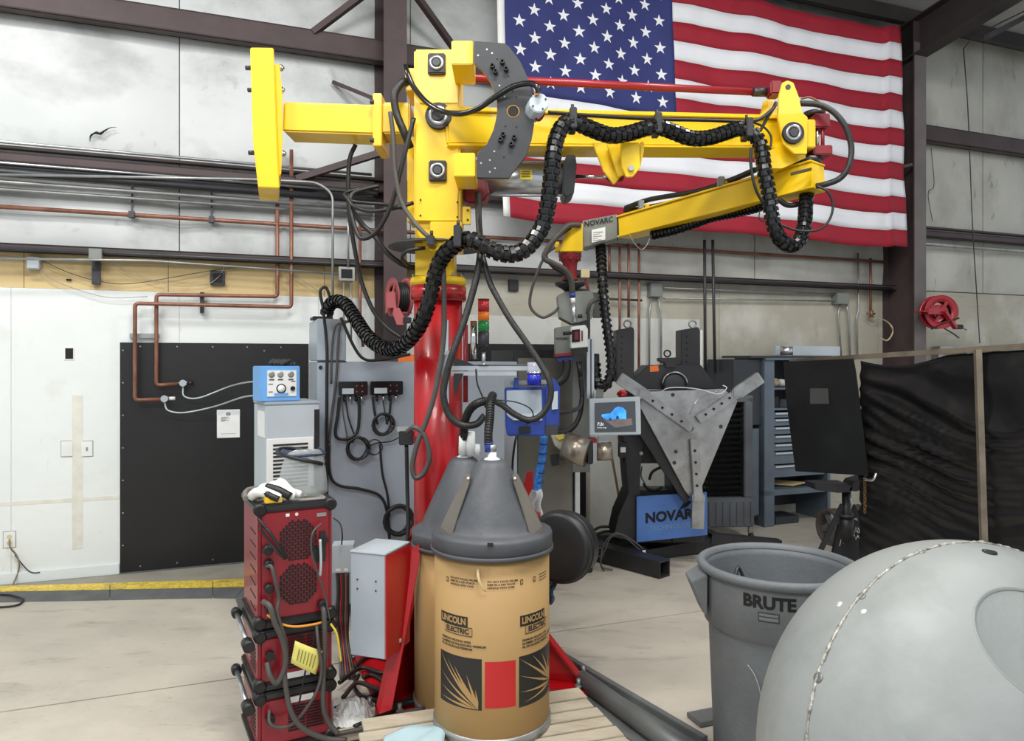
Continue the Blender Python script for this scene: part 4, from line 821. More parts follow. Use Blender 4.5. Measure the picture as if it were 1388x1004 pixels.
fc([(475, 435), (462, 440), (458, 470), (456, 510), (450, 560), (446, 600)], .008, 'brown cable beside the thick one on the cabinet', HOSE)
fc([(472, 436), (455, 442), (450, 475), (449, 520)], .007, 'second grey cable curving down on the upper box', HOSE)
fc([(462, 430), (480, 470), (495, 487), (520, 487), (556, 480)], .010, 'black cable running right along the cabinet top')
fc([(460, 538), (458, 560), (455, 590), (470, 595), (484, 585), (487, 560), (486, 538)], .010, 'black cable looping under the first module')
fc([(468, 538), (472, 565), (480, 590), (478, 600)], .005, 'thin black cable under the first module')
fc([(464, 538), (465, 560), (470, 590), (472, 610), (480, 620)], .004, 'thin grey cable under the first module', HOSE)
fc([(505, 538), (508, 560), (512, 575)], .008, 'short black cable under the second module')
fc([(530, 538), (528, 560), (524, 575)], .008, 'black cable at the end of the second module')
fc([(518, 538), (522, 560), (524, 575)], .004, 'thin cable in the middle of the second module')
fc([(515, 600), (518, 640), (525, 670), (528, 700)], .008, 'black cable hanging from the coil below the second module')
fc([(446, 600), (447, 640), (458, 657), (490, 663), (515, 672), (525, 695), (528, 730)], .010, 'black cable sweeping right across the lower cabinet')
fc([(500, 605), (512, 600), (530, 598), (545, 590), (552, 585)], .004, 'thin wire leading to the black junction on the red column')
def coil(px, py, r, n, m, label, R=.006):
    c = W(px, py, off_c+.05); pts = []
    for k in range(n*16+1):
        q = 2*math.pi*k/16; rr = r*(1+.13*math.sin(k*.37)+.05*math.sin(k//16*2.3)); pts.append(c+U*.008*math.sin(k*.11)+U*rr*math.cos(q)+Z*rr*math.sin(q)*1.05+N*(.012*math.sin(k*.5)))
    MB().tube(pts, R, 6).build('coiled_cable', m, label=label, cat='coiled cable')
coil(486, 609, .065, 4, BLK, 'coil of thin black cable hanging lowest between the two modules', .006)
coil(520, 576, .062, 4, BLK, 'coil of black cable hung right under the second module', .007)
coil(507, 607, .045, 2, BLK, 'small loose loop of thin wire between the two coils', .003)
coil(541, 706, .085, 5, BLK, 'large coil of black cable low on the grey cabinet by the red column', .009)
# side receptacle on the column
T = thing('cable_junction', P(552, 600, 3.72), 'black junction block with grey cable loop at the left of the red column', 'junction')
MB().box(P(551, 593, 3.74), .07, .06, .07).build('block', BLK, T, bevel=.004)
MB().box(P(548, 581, 3.74), .07, .04, .022).build('bracket', ZINC, T)
MB().box(P(562, 596, 3.74), .05, .04, .03).build('red_plug', DRED, T)
hose([(601, 360, 3.55), (602, 420, 3.6), (600, 470, 3.62), (590, 530, 3.62), (578, 570, 3.62), (566, 600, 3.62), (559, 630, 3.62), (563, 647, 3.62), (575, 640, 3.62), (582, 618, 3.62), (575, 590, 3.62), (562, 579, 3.62), (552, 585, 3.66)], .013, 'grey hose falling along the red column and looping back at its foot', HOSE)
hose([(551, 603, 3.74), (552, 660, 3.74), (553, 720, 3.7), (548, 760, 3.66)], .010, 'black cable dropping from the junction block beside the column', BLK, 'cable', 'cable')
# small grey box left of the red base
f2 = Fr((P(450, 0, 4.0).x, 4.0, 0), 8)
T = thing('junction_box', f2.p(.05, 0, .45), 'small grey junction box hung low on the cabinet right of the welders', 'junction box')
f2.B('body', LGRY, T, 0, .115, 0, .1, CH-.290*4, CH-.252*4, .003)
f2.B('label', WHT, T, .02, .045, -.001, 0, CH-.289*4+.006, CH-.289*4+.02); f2.B('label', WHT, T, .065, .085, -.001, 0, CH-.289*4+.006, CH-.289*4+.02)
hose([(463, 738, 3.98), (464, 725, 3.98), (461, 710, 4.0), (452, 702, 4.1)], .004, 'thin black cable entering the small grey junction box', BLK, 'cable', 'cable')
for k in range(6):
    hose([(456+k*3.2, 776, 4.02), (457+k*3, 805, 4.0), (455+k*3.4, 835, 3.98), (460+k*2.4, 870, 3.95), (462+k*4, 920, 3.8)], .006, ['brown', 'black', 'dark red', 'black', 'brown', 'black'][k]+' wire %s in the bundle below the small grey box' % ['first', 'second', 'third', 'fourth', 'fifth', 'last'][k], [HOSE, BLK, DRED, BLK, mat('brown_wire', (110, 70, 50), .5), BLK][k], 'wire', 'wire')
# chiller and the blue control box
O = P(361, HY, 4.2); O.z = 0; f = Fr(O, 32); wC = .305
T = thing('cooling_unit', f.p(.15, .15, 0), 'light grey cooling unit with louvred front behind the red welders', 'cooling unit')
f.B('body', LGRY, T, 0, wC, 0, .3, .02, CH-.062*4.2, .005); f.B('lid', GRY, T, -.004, wC+.004, -.004, .304, CH-.062*4.2, CH-.058*4.2, .003)
f.B('edge_trim', BLKM, T, wC-.03, wC+.001, -.004, 0, .1, CH-.07*4.2)
f.B('louvre_panel', WHT, T, .0, wC-.035, -.008, 0, .62, CH-.108*4.2, .003)
for k in range(12): f.B('louvre', BLKM, T, .035, wC-.07, -.013, -.006, CH-.118*4.2-k*.022, CH-.118*4.2-k*.022+.010)
f.B('side_plate', WHT, T, -.002, .0, .04, .2, 1.2, 1.35)
zb = CH-.058*4.2
T = thing('power_supply_box', f.p(.1, .1, zb), 'small light blue control box with round dials on the cooling unit', 'control box')
LBL = mat('light_blue_paint', (106, 164, 222), .4, 0, .04)
f.B('case', LBL, T, -.03, .20, .03, .2, zb+.002, zb+.205, .004)
f.B('face', WHT, T, .012, .178, .024, .03, zb+.03, zb+.18)
for k, x in enumerate((.035, .085, .145)): 
    MB().lathe(f.p(x, .024, zb+.157), -f.b, [(0, .003), (.011, .003), (.018, .003), (.018, 0)], 18).build('meter', ZINC, T); f.B('meter_scale', INK, T, x-.014, x+.014, .019, .021, zb+.125, zb+.131)
MB().lathe(f.p(.09, .024, zb+.075), -f.b, [(0, .012), (.018, .012), (.022, 0)], 20).build('dial', WHT, T); MB().lathe(f.p(.09, .024, zb+.075), -f.b, [(.022, .003), (.028, .003), (.028, 0)], 20).build('dial_ring', INK, T)
MB().cyl(f.p(.155, .024, zb+.075), f.p(.155, .012, zb+.075), .013, seg=14).build('knob', INK, T)
f.B('name_strip', LBL, T, .05, .13, .021, .024, zb+.035, zb+.05)
for (x, z) in ((.03, .1), (.03, .055), (.16, .115)): f.B('print', INK, T, x-.012, x+.012, .0225, .024, zb+z, zb+z+.004)
g = MB()
for k in range(4): g.tube(spline([f.p(.03+.02*k, .06, zb+.215), f.p(.06+.03*k, .08, zb+.235), f.p(.10+.02*k, .1, zb+.22), f.p(.13+.02*k, .08, zb+.214)], 4), [.012]*13, 7)
g.build('work_glove', mat('dark_glove', (52, 52, 54), .8, 0, .3, 30), label='dark crumpled work glove on top of the blue control box', cat='glove')
# ------------------------------------------------------------------ welder stack
PW = mat('welder_red', (134, 15, 33), .36, 0, .08, 5, coat=.3, dirt=(120, 20, 34), damt=.5)
O = P(347, HY, 3.05); O.z = 0; f = Fr(O, 28); wW = .325; dW = .40
stk = [(.53, 1.046, 'tall top red welding power source with two round grilles'), (.27, .52, 'middle red welding power source with yellow tag in front'), (.005, .262, 'bottom red welding power source standing on the floor')]
for idx, (z0, z1, lab) in enumerate(stk):
    T = thing('welding_power_source', f.p(wW/2, dW/2, z0), lab, 'welder')
    f.B('case', PW, T, .008, wW-.008, .01, dW-.01, z0+.02, z1-.02, .004)
    f.B('front_panel', PW, T, .02, wW-.02, .002, .01, z0+.035, z1-.035, .004)
    for zz in (z0, z1-.03): f.B('frame_rail', BLKM, T, .02, wW-.02, -.004, .03, zz, zz+.03, .006); f.B('frame_rail', BLKM, T, -.006, .025, .02, dW-.02, zz, zz+.03, .006); f.B('frame_rail', BLKM, T, wW-.025, wW+.006, .02, dW-.02, zz, zz+.03, .006)
    f.B('top_cover', BLKM if idx else mat('dusty_top', (150, 146, 140), .8, 0, .2, 9), T, .01, wW-.01, .02, dW, z1-.018, z1-.002)
    for x in (.0, wW):
        for zz in (z0+.022, z1-.022):
            c = f.p(x+(.016 if x == 0 else -.016), -.012, zz); MB().cyl(c, c+f.b*.06, .026, seg=18).build('corner_bumper', BLK, T, bevel=.006)
            MB().cyl(c-f.b*.002, c, .014, seg=14).build('bumper_plug', BLKG, T)
    if idx:   # handle tube on the left side
        z = z1-.02; c0 = f.p(-.03, -.0, z-.03); c1_ = f.p(-.03, dW*.9, z+.0)
        MB().cyl(c0, c1_, .011, seg=12).build('carry_bar', ALU, T); MB().cyl(c0-f.b*.02, c0+f.b*.05, .024, seg=14).build('bar_end', BLK, T, bevel=.004); MB().cyl(c1_-f.b*.03, c1_+f.b*.02, .022, seg=14).build('bar_end', BLK, T, bevel=.004)
    for k in range(7): f.B('side_slot', INK, T, .0065, .008, .06, .2, z0+.06+k*(z1-z0-.14)/7, z0+.066+k*(z1-z0-.14)/7)
    if idx == 0:
        def grille(cx, cz, hw, hh):
            g = MB(); n = 13; p_ = 2*hw/n
            for i in range(n):
                x = cx-hw+p_*(i+.5); H = hh*min(1, 1.42*(1-abs(x-cx)/hw*.62)); L = .018; st_ = .024; k = -int(H/st_)-1
                while k*st_ < H:
                    z = cz+k*st_+(st_/2 if i % 2 else 0); a = max(z, cz-H); b = min(z+L, cz+H)
                    if b-a > .004: f.box(g, x-p_*.37, x+p_*.37, -.001, .003, a, b)
                    k += 1
            o = g.build('grille_slots', INK, T); o['kind'] = 'stuff'
            g = MB(); g.lathe(f.p(cx, .0015, cz), -f.b, [(0, .0005), (hw*.45, .0005)], 20)
        grille(.172, .885, .078, .085); grille(.172, .70, .078, .085)
        f.B('warning_label', WHT, T, .12, .135, -.001, .002, .988, 1.0); MB().cyl(f.p(.165, .002, .994), f.p(.165, -.0005, .994), .007, seg=14).build('round_label', mat('pink_label', (226, 190, 194), .5), T)
        f.B('rating_plate', BLKM, T, .235, .285, -.001, .002, .78, .85); f.B('label', ZINC, T, .25, .29, -.001, .002, .975, .99)
        f.B('output_socket', BLKM, T, .262, .285, -.012, .002, .79, .91); c = f.p(.285, 0, .875); MB().cyl(c, c-f.b*.02, .012, seg=12).build('socket', BLK, T)
        for (x, z, r) in ((.045, .86, .022), (.05, .80, .02), (.05, .70, .02), (.05, .62, .018), (.27, .60, .02)):
            c = f.p(x, .002, z); MB().cyl(c, c-f.b*.035, r, r*.85, seg=16).build('connector', BLK, T, bevel=.003)
    else:
        g = MB()
        for k in range(13 if idx == 1 else 9):
            z = z0+.075+k*.0125
            for x0_, x1_ in ((.13, .2), (.205, .28)) : f.box(g, x0_, x1_, -.001, .003, z, z+.006)
        o = g.build('louvre_slots', INK, T); o['kind'] = 'stuff'
        if idx == 1: f.B('serial_label', WHT, T, .125, .22, -.002, .002, z0+.035, z0+.058)
        else: f.B('serial_label', WHT, T, .135, .235, -.002, .002, z1-.062, z1-.038)
        c = f.p(.055, .002, z0+.15); MB().cyl(c, c-f.b*.03, .018, seg=14).build('connector', BLK, T)
def wc(lst, r, label, m=BLK, cat='cable'):
    pts = []
    for a in lst:
        ex = a[2] if len(a) > 2 else .05
        d = Vector(((a[0]-CX)/F, 1, (HY-a[1])/F)); nrm = -f.b; pl0 = f.O+nrm*ex; base0 = Vector((0, 0, CH)); t = nrm.dot(pl0-base0)/nrm.dot(d); pts.append(base0+d*t)
    return cable('cable', pts, r, m, label, cat)
wc([(361, 767, .02), (368, 768, .05), (373, 785, .06), (378, 810, .05), (376, 830, .06), (386, 865, .06), (390, 885, .05)], .008, 'grey cable leaving the left connector of the top welder', HOSE)
wc([(357, 815, .02), (366, 822, .06), (373, 845, .07), (384, 870, .07), (387, 900, .07), (376, 925, .06), (366, 915, .05), (362, 898, .02)], .0115, 'thick grey cable looping from the top welder to the middle one', HOSE)
wc([(437, 823, .02), (439, 830, .05), (440, 870, .06), (438, 950, .07), (445, 978, .08), (458, 994, .1)], .0115, 'thick grey cable straight down the right edge of the welders', HOSE)
wc([(385, 905, .06), (388, 935, .07), (395, 965, .08), (410, 986, .09), (440, 1000, .1), (470, 1003, .12)], .011, 'thick grey cable crossing the lowest welder to the floor', HOSE)
wc([(365, 962, .02), (366, 980, .05), (380, 986, .06), (398, 980, .06), (415, 960, .07), (430, 935, .08), (436, 905, .08), (431, 870, .08), (429, 845, .04)], .007, 'grey cable arcing over the lowest welder up to the top one', HOSE)
wc([(362, 833, .02), (380, 845, .04), (400, 849, .05), (425, 846, .05), (440, 842, .04)], .005, 'orange cord sagging across the foot of the top welder', mat('orange_cord', (222, 150, 50), .5))
wc([(448, 845, .03), (456, 858, .05), (460, 880, .05), (462, 896, .05)], .005, 'yellow cord hanging at the right edge of the welders', mat('yellow_cord', (220, 190, 60), .5))
wc([(436, 709, .02), (424, 722, .05), (422, 745, .05), (430, 775, .05), (440, 805, .05), (447, 840, .05)], .004, 'thin grey cable down the right side of the top welder', HOSE)
wc([(434, 731, .03), (435, 760, .03), (434, 780, .02)], .006, 'short pale lead at the right socket of the top welder', LGRY)
wc([(430, 843, .04), (424, 875, .05), (416, 900, .06), (404, 960, .07)], .004, 'thin black tie cord under the yellow tag', BLK)
wc([(350, 703, .03), (360, 715, .05), (375, 735, .06), (388, 755, .06), (378, 750, .07), (362, 730, .05), (352, 715, .04)], .006, 'black bundled cord at the upper left of the top welder', BLK)
wc([(352, 708, .03), (366, 722, .06), (380, 745, .07), (386, 757, .06)], .007, 'black cord bunch tied at the top welder', BLK)
mb = MB(); p4 = []
for (px, py, e) in ((400, 868, .07), (437, 882, .07), (428, 914, .075), (394, 898, .075)):
    d = Vector(((px-CX)/F, 1, (HY-py)/F)); pl0 = f.O-f.b*e; t = (-f.b).dot(pl0-Vector((0, 0, CH)))/(-f.b).dot(d); p4.append(Vector((0, 0, CH))+d*t)
T = thing('warning_tag', p4[2], 'yellow paper warning tag hanging on the middle welder', 'tag')
mb.grid(lambda a, b: p4[0].lerp(p4[1], a).lerp(p4[3].lerp(p4[2], a), b)-f.b*.008*math.sin(a*3.1), 8, 4); mb.build('tag_sheet', mat('tag_yellow', (226, 218, 120), .7), T, sol=.001)
for k in range(6): MB().beam(p4[0].lerp(p4[1], .18+.12*k).lerp(p4[3].lerp(p4[2], .18+.12*k), .25)-f.b*.011, p4[0].lerp(p4[1], .18+.12*k).lerp(p4[3].lerp(p4[2], .18+.12*k), .78)-f.b*.011, .002, .0045, up=-f.b).build('print', mat('tag_print', (120, 116, 60), .7), T)
# things on top of the welders
zt = 1.05
T = thing('face_shield', f.p(.2, .12, zt), 'clear grinding face shield with dark headband on top of the welders', 'face shield')
GLS = mat('smoky_visor', (176, 182, 182), .12, 0, .04, alpha=.55)
ctr = f.p(.225, .20, zt)
vis = MB(); vis.grid(lambda a, b: ctr + f.a*(.118*math.sin((a-.5)*2.4)*(1-.10*b*b)) - f.b*(.12*math.cos((a-.5)*2.4)) + Z*(.002+.205*b*(1-.55*(2*a-1)**4)), 18, 10); vis.build('visor', GLS, T, sol=.002)
MB().tube([ctr + f.a*(.1*math.cos(q)) + f.b*(.13*math.sin(q)) + Z*(.13+.06*math.sin(q*.5+.3)) for q in [math.pi*1.95*k/24-.6 for k in range(25)]], .009, 8).build('headband', BLK, T)
MB().grid(lambda a, b: ctr+f.a*(-.11*math.cos(a*3.1)*(1-.3*b))-f.b*(.125*math.sin(a*3.1)*(1-.1*b))+Z*(.175+.025*b), 14, 3).build('brow_guard', mat('navy_plastic', (44, 56, 84), .4), T, sol=.004)
g = MB()
for k, (x, y, r) in enumerate(((.02, .04, .022), (.05, .06, .024), (.08, .05, .022), (.11, .07, .018))):
    g.tube(spline([f.p(x-.02, y+.06, zt+.02), f.p(x, y, zt+.045+.01*k), f.p(x+.04, y-.02, zt+.035), f.p(x+.08, y-.03, zt+.018)], 4), r, 8)
T = g.build('leather_glove', WHT, label='white and black work gloves lying on the welders beside the face shield', cat='gloves')
g = MB(); g.tube(spline([f.p(.05, .05, zt+.06), f.p(.09, .02, zt+.05), f.p(.14, .0, zt+.02)], 4), .018, 8); g.tube(spline([f.p(.03, .03, zt+.05), f.p(.06, .0, zt+.03), f.p(.09, -.01, zt+.015)], 4), .014, 8); g.build('glove_back', BLK, T)
f.B('yellow_gauge', mat('tool_yellow', (236, 190, 30), .4), None, .035, .105, -.004, .03, zt, zt+.026, .003, label='small yellow tape tool at the front edge of the welder top', cat='tape measure')
g = MB()
for (q, r) in ((.1, .03), (1.3, .032), (2.2, .03)): g.tube(spline([f.p(-.03+.05*q*.5, .1+.08*q*.3, zt+.01), f.p(.03*q, .25, zt+.02), f.p(.1+.04*q, .33, zt+.012)], 4), r*.4, 6)
g.build('rolled_cord', mat('dusty_cord', (120, 116, 110), .8), label='dusty grey cord lying at the back of the welder top', cat='cord')
# ------------------------------------------------------------------ grey and red terminal box by the base
f = Fr((P(475, 0, 3.2).x, 3.2, 0), -19); z1 = CH-.261*3.2; z0 = CH-.40*3.2
T = thing('terminal_box', f.p(.08, .1, z0), 'grey steel terminal box with red side mounted on the red base', 'terminal box')
f.B('grey_half', GRY, T, 0, .168, 0, .22, z0, z1, .003)
f.B('red_side', RED, T, .169, .176, .0, .22, z0, z1-.005, .001); f.B('cover_lip', LGRY, T, -.003, .173, -.003, .225, z1, z1+.008, .002)
for (x, z) in ((.035, .33), (.125, .33), (.035, .29), (.125, .29)): c = f.p(x, 0, z0+z); MB().cyl(c, c-f.b*.003, .004, seg=8).build('screw', BRND, T)
MB().prism([P(556, 744, 3.375), P(568, 738, 3.375), P(570, 752, 3.37), P(531, 962, 3.2), P(514, 968, 3.2), P(510, 955, 3.205)], (0, .012, 0)).build('diagonal_brace', RED, T, bevel=.002)
for (px, py) in ((543, 843), (543, 866)): c = P(px, py, 3.29-(py-843)*.0008); MB().cyl(c, c-Yv*.02, .008, seg=6).build('brace_bolt', ZINC, T)
# ------------------------------------------------------------------ wire drums
CARD = mat('cardboard', (170, 137, 88), .68, 0, .04, 3, dirt=(170, 130, 72), damt=.3, dscale=2)
LIDM = mat('grey_lid_plastic', (76, 79, 84), .5, 0, .08, 4, dirt=(104, 106, 108), damt=.4, dscale=6, bump=.1)
def drum(px, Yd, z0, zr, R, ztop, label, printed):
    cx = (px-CX)/F*Yd; c = Vector((cx, Yd, 0)); T = thing('wire_drum', c+Z*z0, label, 'drum')
    mb = MB(); mb.lathe(c, Z, [(.0, z0), (R-.006, z0), (R, z0+.006), (R, zr+.01), (0, zr+.01)], 64); mb.build('drum_body', CARD, T)
    MB().lathe(c, Z, [(R-.003, z0), (R+.006, z0), (R+.006, z0+.03), (R-.003, z0+.032)], 64).build('bottom_chime', ZINC, T)
    L = MB(); L.lathe(c, Z, [(R+.002, zr-.0), (R+.012, zr), (R+.013, zr+.062), (R+.009, zr+.071), (R-.014, zr+.080), (R-.036, zr+.094), (R-.045, zr+.125), (.075, ztop-.03), (.062, ztop-.012), (.045, ztop), (0, ztop)], 64)
    lid = L.build('lid', LIDM, T)
    MB().lathe(c, Z, [(R+.011, zr-.002), (R+.017, zr-.002), (R+.017, zr+.012), (R+.011, zr+.014)], 64).build('lid_lip', LIDM, lid)
    MB().lathe(c, Z, [(.0, ztop+.03), (.018, ztop+.03), (.018, ztop+.01), (.035, ztop), (.035, ztop-.004)], 20).build('outlet_collar', WHT, T)
    MB().cyl(c+Z*(ztop+.03), c+Z*(ztop+.06), .018, seg=16).build('collar_top', ZINC, T)
    def cone(a, t, d=0.0, w_=0.0):
        r = (R-.045)*(1-t)+.075*t+d; z = (zr+.125)*(1-t)+(ztop-.03)*t; q = -math.pi/2+a; cc = Vector((math.cos(q), math.sin(q), 0)); ss = Vector((-cc.y, cc.x, 0)); return c+cc*r+ss*w_+Z*(z+d)
    k_ = Yd/1000; SG = mat('grey_strap', (96, 91, 84), .6)
    for sgn in ((-1, 1) if printed else ()):
        def fp(dx, py, dy): return Vector((cx+dx*k_*sgn, Yd-dy, CH+(HY-py)*k_))
        pts = [fp(27, 640, .06), fp(34, 640, .05), fp(48, 668, .06), fp(66, 706, .10), fp(66, 715, .105), fp(50, 717, .145), fp(42, 690, .125), fp(29, 652, .08)]
        n = (pts[3]-pts[0]).cross(pts[5]-pts[0]).normalized(); n = n if n.y < 0 else -n
        o = MB().prism(pts, n*.006).build('lid_strap', SG, T, bevel=.0015); p = fp(30, 645, .07)+n*.006; MB().sphere(p, .006, 8).build('strap_rivet', WHT, o)
    def D(a, z, d=.0012): q = -math.pi/2+a; z = 1.65-(1.65-z)*.934; return c+Vector((math.cos(q), math.sin(q), 0))*(R+d)+Z*z
    if not printed: return T, D, c
    q = D(0, zr+.02, .022); MB().box(q, .022, .006, .014).build('lid_latch', BLK, T)
    def patch(nm, a0, a1, za, zb_, m, d=.0012, n=12): return MB().grid(lambda u, v: D(a0+(a1-a0)*u, za+(zb_-za)*v, d), n, 1).build(nm, m, T)
    PB = mat('print_black', (34, 32, 32), .5, 0, .03); PR = mat('print_red', (190, 34, 36), .45, 0, .03)
    def dtext(s, a, z, size, m, d=.0024, bold=.0, nm='lettering', par=T, al='CENTER', sx=1.0):
        text_mb(s, size, None, None, None, bold=bold, align=al, fn=lambda x, y: D(a+x*sx/R, z+y, d)).build(nm, m, par)
    for (a0, side) in ((-1.00, 0), (.48, 1)):
        a1 = a0+.80
        pb = patch('black_panel_print', a0, a0+.86 if side == 0 else a0+.93, .215, .425, PB)
        ox, oz = (.93, .02) if side == 0 else (.95, .22)
        for k, (ex, ez, wd) in enumerate(((.02, .98, .05), (.25, .88, .05), (.03, .62, .04), (.05, .33, .05), (.05, .12, .045), (.42, .80, .06), (.70, .66, .05), (.88, .40, .04)) if side == 0 else ((.02, .95, .05), (.30, .95, .05), (.03, .62, .04), (.02, .30, .05), (.1, .08, .045), (.55, .92, .06), (.75, .9, .05), (.9, .8, .04))):
            aw = .86 if side == 0 else .93
            def L2(x, y): return D(a0+aw*x, .215+.21*y, .0022)
            l_ = math.hypot(ex-ox, ez-oz); nx, nz = -(ez-oz)/l_*wd*.62, (ex-ox)/l_*wd*.62; vsr = []
            for i in range(13):
                t = i/12; w_ = (t/.35 if t < .35 else (1-t)/.65); w_ = max(w_, .02)
                bx, bz = ox+(ex-ox)*t, oz+(ez-oz)*t; vsr += [L2(bx+nx*w_, bz+nz*w_), L2(bx-nx*w_, bz-nz*w_)]
            MB().add(vsr, [(2*i, 2*i+1, 2*i+3, 2*i+2) for i in range(12)]).build('ray', CARD, pb)
        lx = a0+.02
        patch('logo_block', lx, lx+.60, .548, .592, PB, .0013); patch('logo_block', lx+.1, lx+.68, .512, .549, PB, .0012); patch('logo_block_inner', lx+.105, lx+.675, .515, .546, CARD, .0017)
        dtext('LINCOLN', lx+.30, .5695, .037, CARD, bold=.0016, sx=.80); dtext('ELECTRIC', lx+.39, .5305, .029, PB, bold=.0012, sx=.86)
        for k, s_ in enumerate(('PREMIUM WELDING WIRE', 'ALAMBRE DE SOLDADURA PREMIUM', 'FIL DE SOUDAGE PREMIUM')):
            dtext(s_, lx+.04, .488-.014*k, .0125, PB, bold=.0004, al='LEFT')
    patch('red_panel_print', -.09, .42, .225, .415, PR)
    for k, s_ in enumerate(('DO NOT STACK DRUMS', 'KEEP IN A DRY PLACE', 'HANDLE WITH CARE')):
        dtext(s_, -.72, .745-.013*k, .011, PB, bold=.0003, al='LEFT'); dtext(s_, -.05, .742-.013*k, .011, PB, bold=.0003, al='LEFT')
        MB().grid(lambda u, v, k=k: D(.92+.26*u, .742-.012*k+.003*v), 4, 1).build('print_line', PB, T)
    for a in (-.80, .53, .80):
        patch('care_symbol', a-.028, a+.028, .722, .742, PB); patch('care_symbol_inner', a-.02, a+.02, .725, .739, CARD, .0017)
    MB().grid(lambda u, v: D(-.20+.12*v*v+(u-.5)*.045, .795-.09*v, .003+.01*math.sin(v*3)), 3, 8).build('tape_strip', mat('clear_tape_strip', (214, 190, 140), .3), T, sol=.001)
    return T, D, c
drum(629, 3.53, .03, .775, .236, 1.185, 'rear tan cardboard wire drum with dark cone lid beside the red column', False)
drum(667, 3.05, .167, .879, .236, 1.238, 'front tan cardboard wire drum lettered LINCOLN ELECTRIC on the pallet', True)
# hose fittings standing on rear drum
T = thing('drum_fitting', P(636, 612, 3.5), 'white plastic fittings on top of the rear drum cone', 'fitting')
for (px, r, h) in ((630, .020, .09), (641, .024, .11), (650, .016, .05)):
    c = P(px-3, 616, 3.5); MB().cyl(c, c+Z*h, r, r*.85, seg=16).build('collar', WHT, T, bevel=.003)
MB().cyl(P(663, 612, 3.05), P(662, 598, 3.05), .0185, seg=14).build('blue_sleeve', BLU, T)
# ------------------------------------------------------------------ pallet
f = Fr(Vector((.305, 3.35, 0)), 17.7)
PAL = mat('pallet_wood', (188, 178, 158), .75, 0, .10, 3, bump=.3, bscale=30, dirt=(140, 120, 92), damt=.5, dscale=5, stretch=(1, 3, 1))
T = thing('pallet', f.p(-.5, -.4, 0), 'worn wooden pallet carrying the front drum', 'pallet')
ys = [0, -.112, -.2, -.285, -.37, -.46, -.55, -.63]
for a, b in zip(ys, ys[1:]): f.B('plank', PAL, T, -.98+random.uniform(-.02, .02), .0+random.uniform(-.012, .012), b+.012, a, .145, .163+random.uniform(-.001, .001), .002)
for x in (-.95, -.5, -.045): f.B('stringer', PAL, T, x, x+.038, -.62, -.005, .018, .145, .002)
for y in (-.1, -.34, -.60): f.B('bottom_plank', PAL, T, -.97, -.01, y, y+.09, 0, .018, .002)
# loose plank right of pallet front
T = MB(); a = G(700, 1010, .02); 
# ------------------------------------------------------------------ spool cover
c = P(763, 740, 3.72); ax = Vector((-.52, -.84, .06)).normalized()
T = thing('wire_spool_cover', c-Z*.17, 'large round black wire spool cover beside the front drum', 'spool cover')
MB().lathe(c-ax*.07, ax, [(0, 0), (.165, 0), (.172, .012), (.172, .075), (.178, .08), (.178, .115), (.168, .13), (.15, .136), (.06, .138), (0, .138)], 48).build('shell', BLKM, T)
MB().lathe(c-ax*.07, ax, [(.176, .078), (.182, .082), (.182, .09), (.176, .094)], 48).build('seam_ring', BLK, T)
MB().box(P(796, 768, 3.70), .05, .05, .05).build('latch', BLK, T, bevel=.006); MB().cyl(P(793, 756, 3.69), P(804, 754, 3.69), .008, seg=10).build('latch_pin', CHR, T)
MB().cyl(c-ax*.07, c-ax*.13, .03, seg=14).build('hub', BLKM, T)
MB().beam(c-ax*.13, Vector((XC+.1, 3.95, .75)), .05, .05).build('mount_arm', RED, T)
mb = MB(); mb.prism(pxs([(706, 672), (714, 640), (722, 638), (723, 660), (712, 680)], 3.95), (0, .02, 0)); mb.build('red_bracket', RED, T); MB().prism(pxs([(717, 690), (733, 700), (733, 706), (720, 704)], 3.9), (0, .1, 0)).build('red_bracket', RED, T)
mb = MB(); mb.grid(lambda a, b: P(716+18*a+2*math.sin(b*9), 664+36*b, 4.1)+Yv*.03*math.sin(a*8+b*5), 8, 8); mb.build('paper_rag', WHT, sol=.003, label='crumpled white paper rag behind the front drum cone', cat='rag')
mb = MB(); mb.grid(lambda a, b: P(738+16*a*(1-.3*b)+2*math.sin(b*9), 782+36*b, 3.75)+Yv*.02*math.sin(a*9+b*5), 8, 8); mb.build('denim_rag', mat('denim', (86, 110, 132), .9, 0, .4, 60), sol=.004, label='blue denim rag hanging below the black spool cover', cat='rag')
# ------------------------------------------------------------------ feeder station on the column
YF = 3.66
T = thing('support_rail', P(660, 505, YF), 'aluminium support rail with black angle brackets on the red column', 'rail')
MB().beam(P(612, 498, YF), P(735, 498, YF), .03, .03).build('rail', ALU, T, bevel=.002); MB().beam(P(612, 495, YF-.016), P(735, 495, YF-.016), .002, .006).build('rail_groove', BRND, T)
MB().beam(P(612, 506, YF), P(700, 506, YF), .02, .02).build('lower_rail', ALU, T)
MB().box(P(604, 490, YF+.02), .035, .035, .42).build('upright', ALU, T, bevel=.002); MB().box(P(604, 456, YF-.02), .03, .03, .16).build('air_cylinder', CHR, T)
MB().box(P(606, 478, YF-.02), .045, .04, .02).build('cylinder_clamp', ZINC, T)
MB().prism(pxs([(615, 484), (642, 494), (615, 494)], YF-.02), (0, .03, 0)).build('angle_bracket', BLKM, T); MB().prism(pxs([(615, 506), (628, 506), (615, 536)], YF-.02), (0, .03, 0)).build('angle_bracket', BLKM, T)
MB().cyl(P(642, 487, YF), P(642, 435, YF), .0165, seg=16).build('air_tube', CHR, T); MB().cyl(P(631, 545, YF+.05), P(631, 440, YF+.05), .0125, seg=12).build('red_post', DRED, T)
T = thing('stack_light', P(655.5, 494, YF), 'stack light with red, orange and green lenses on a pole', 'signal light')
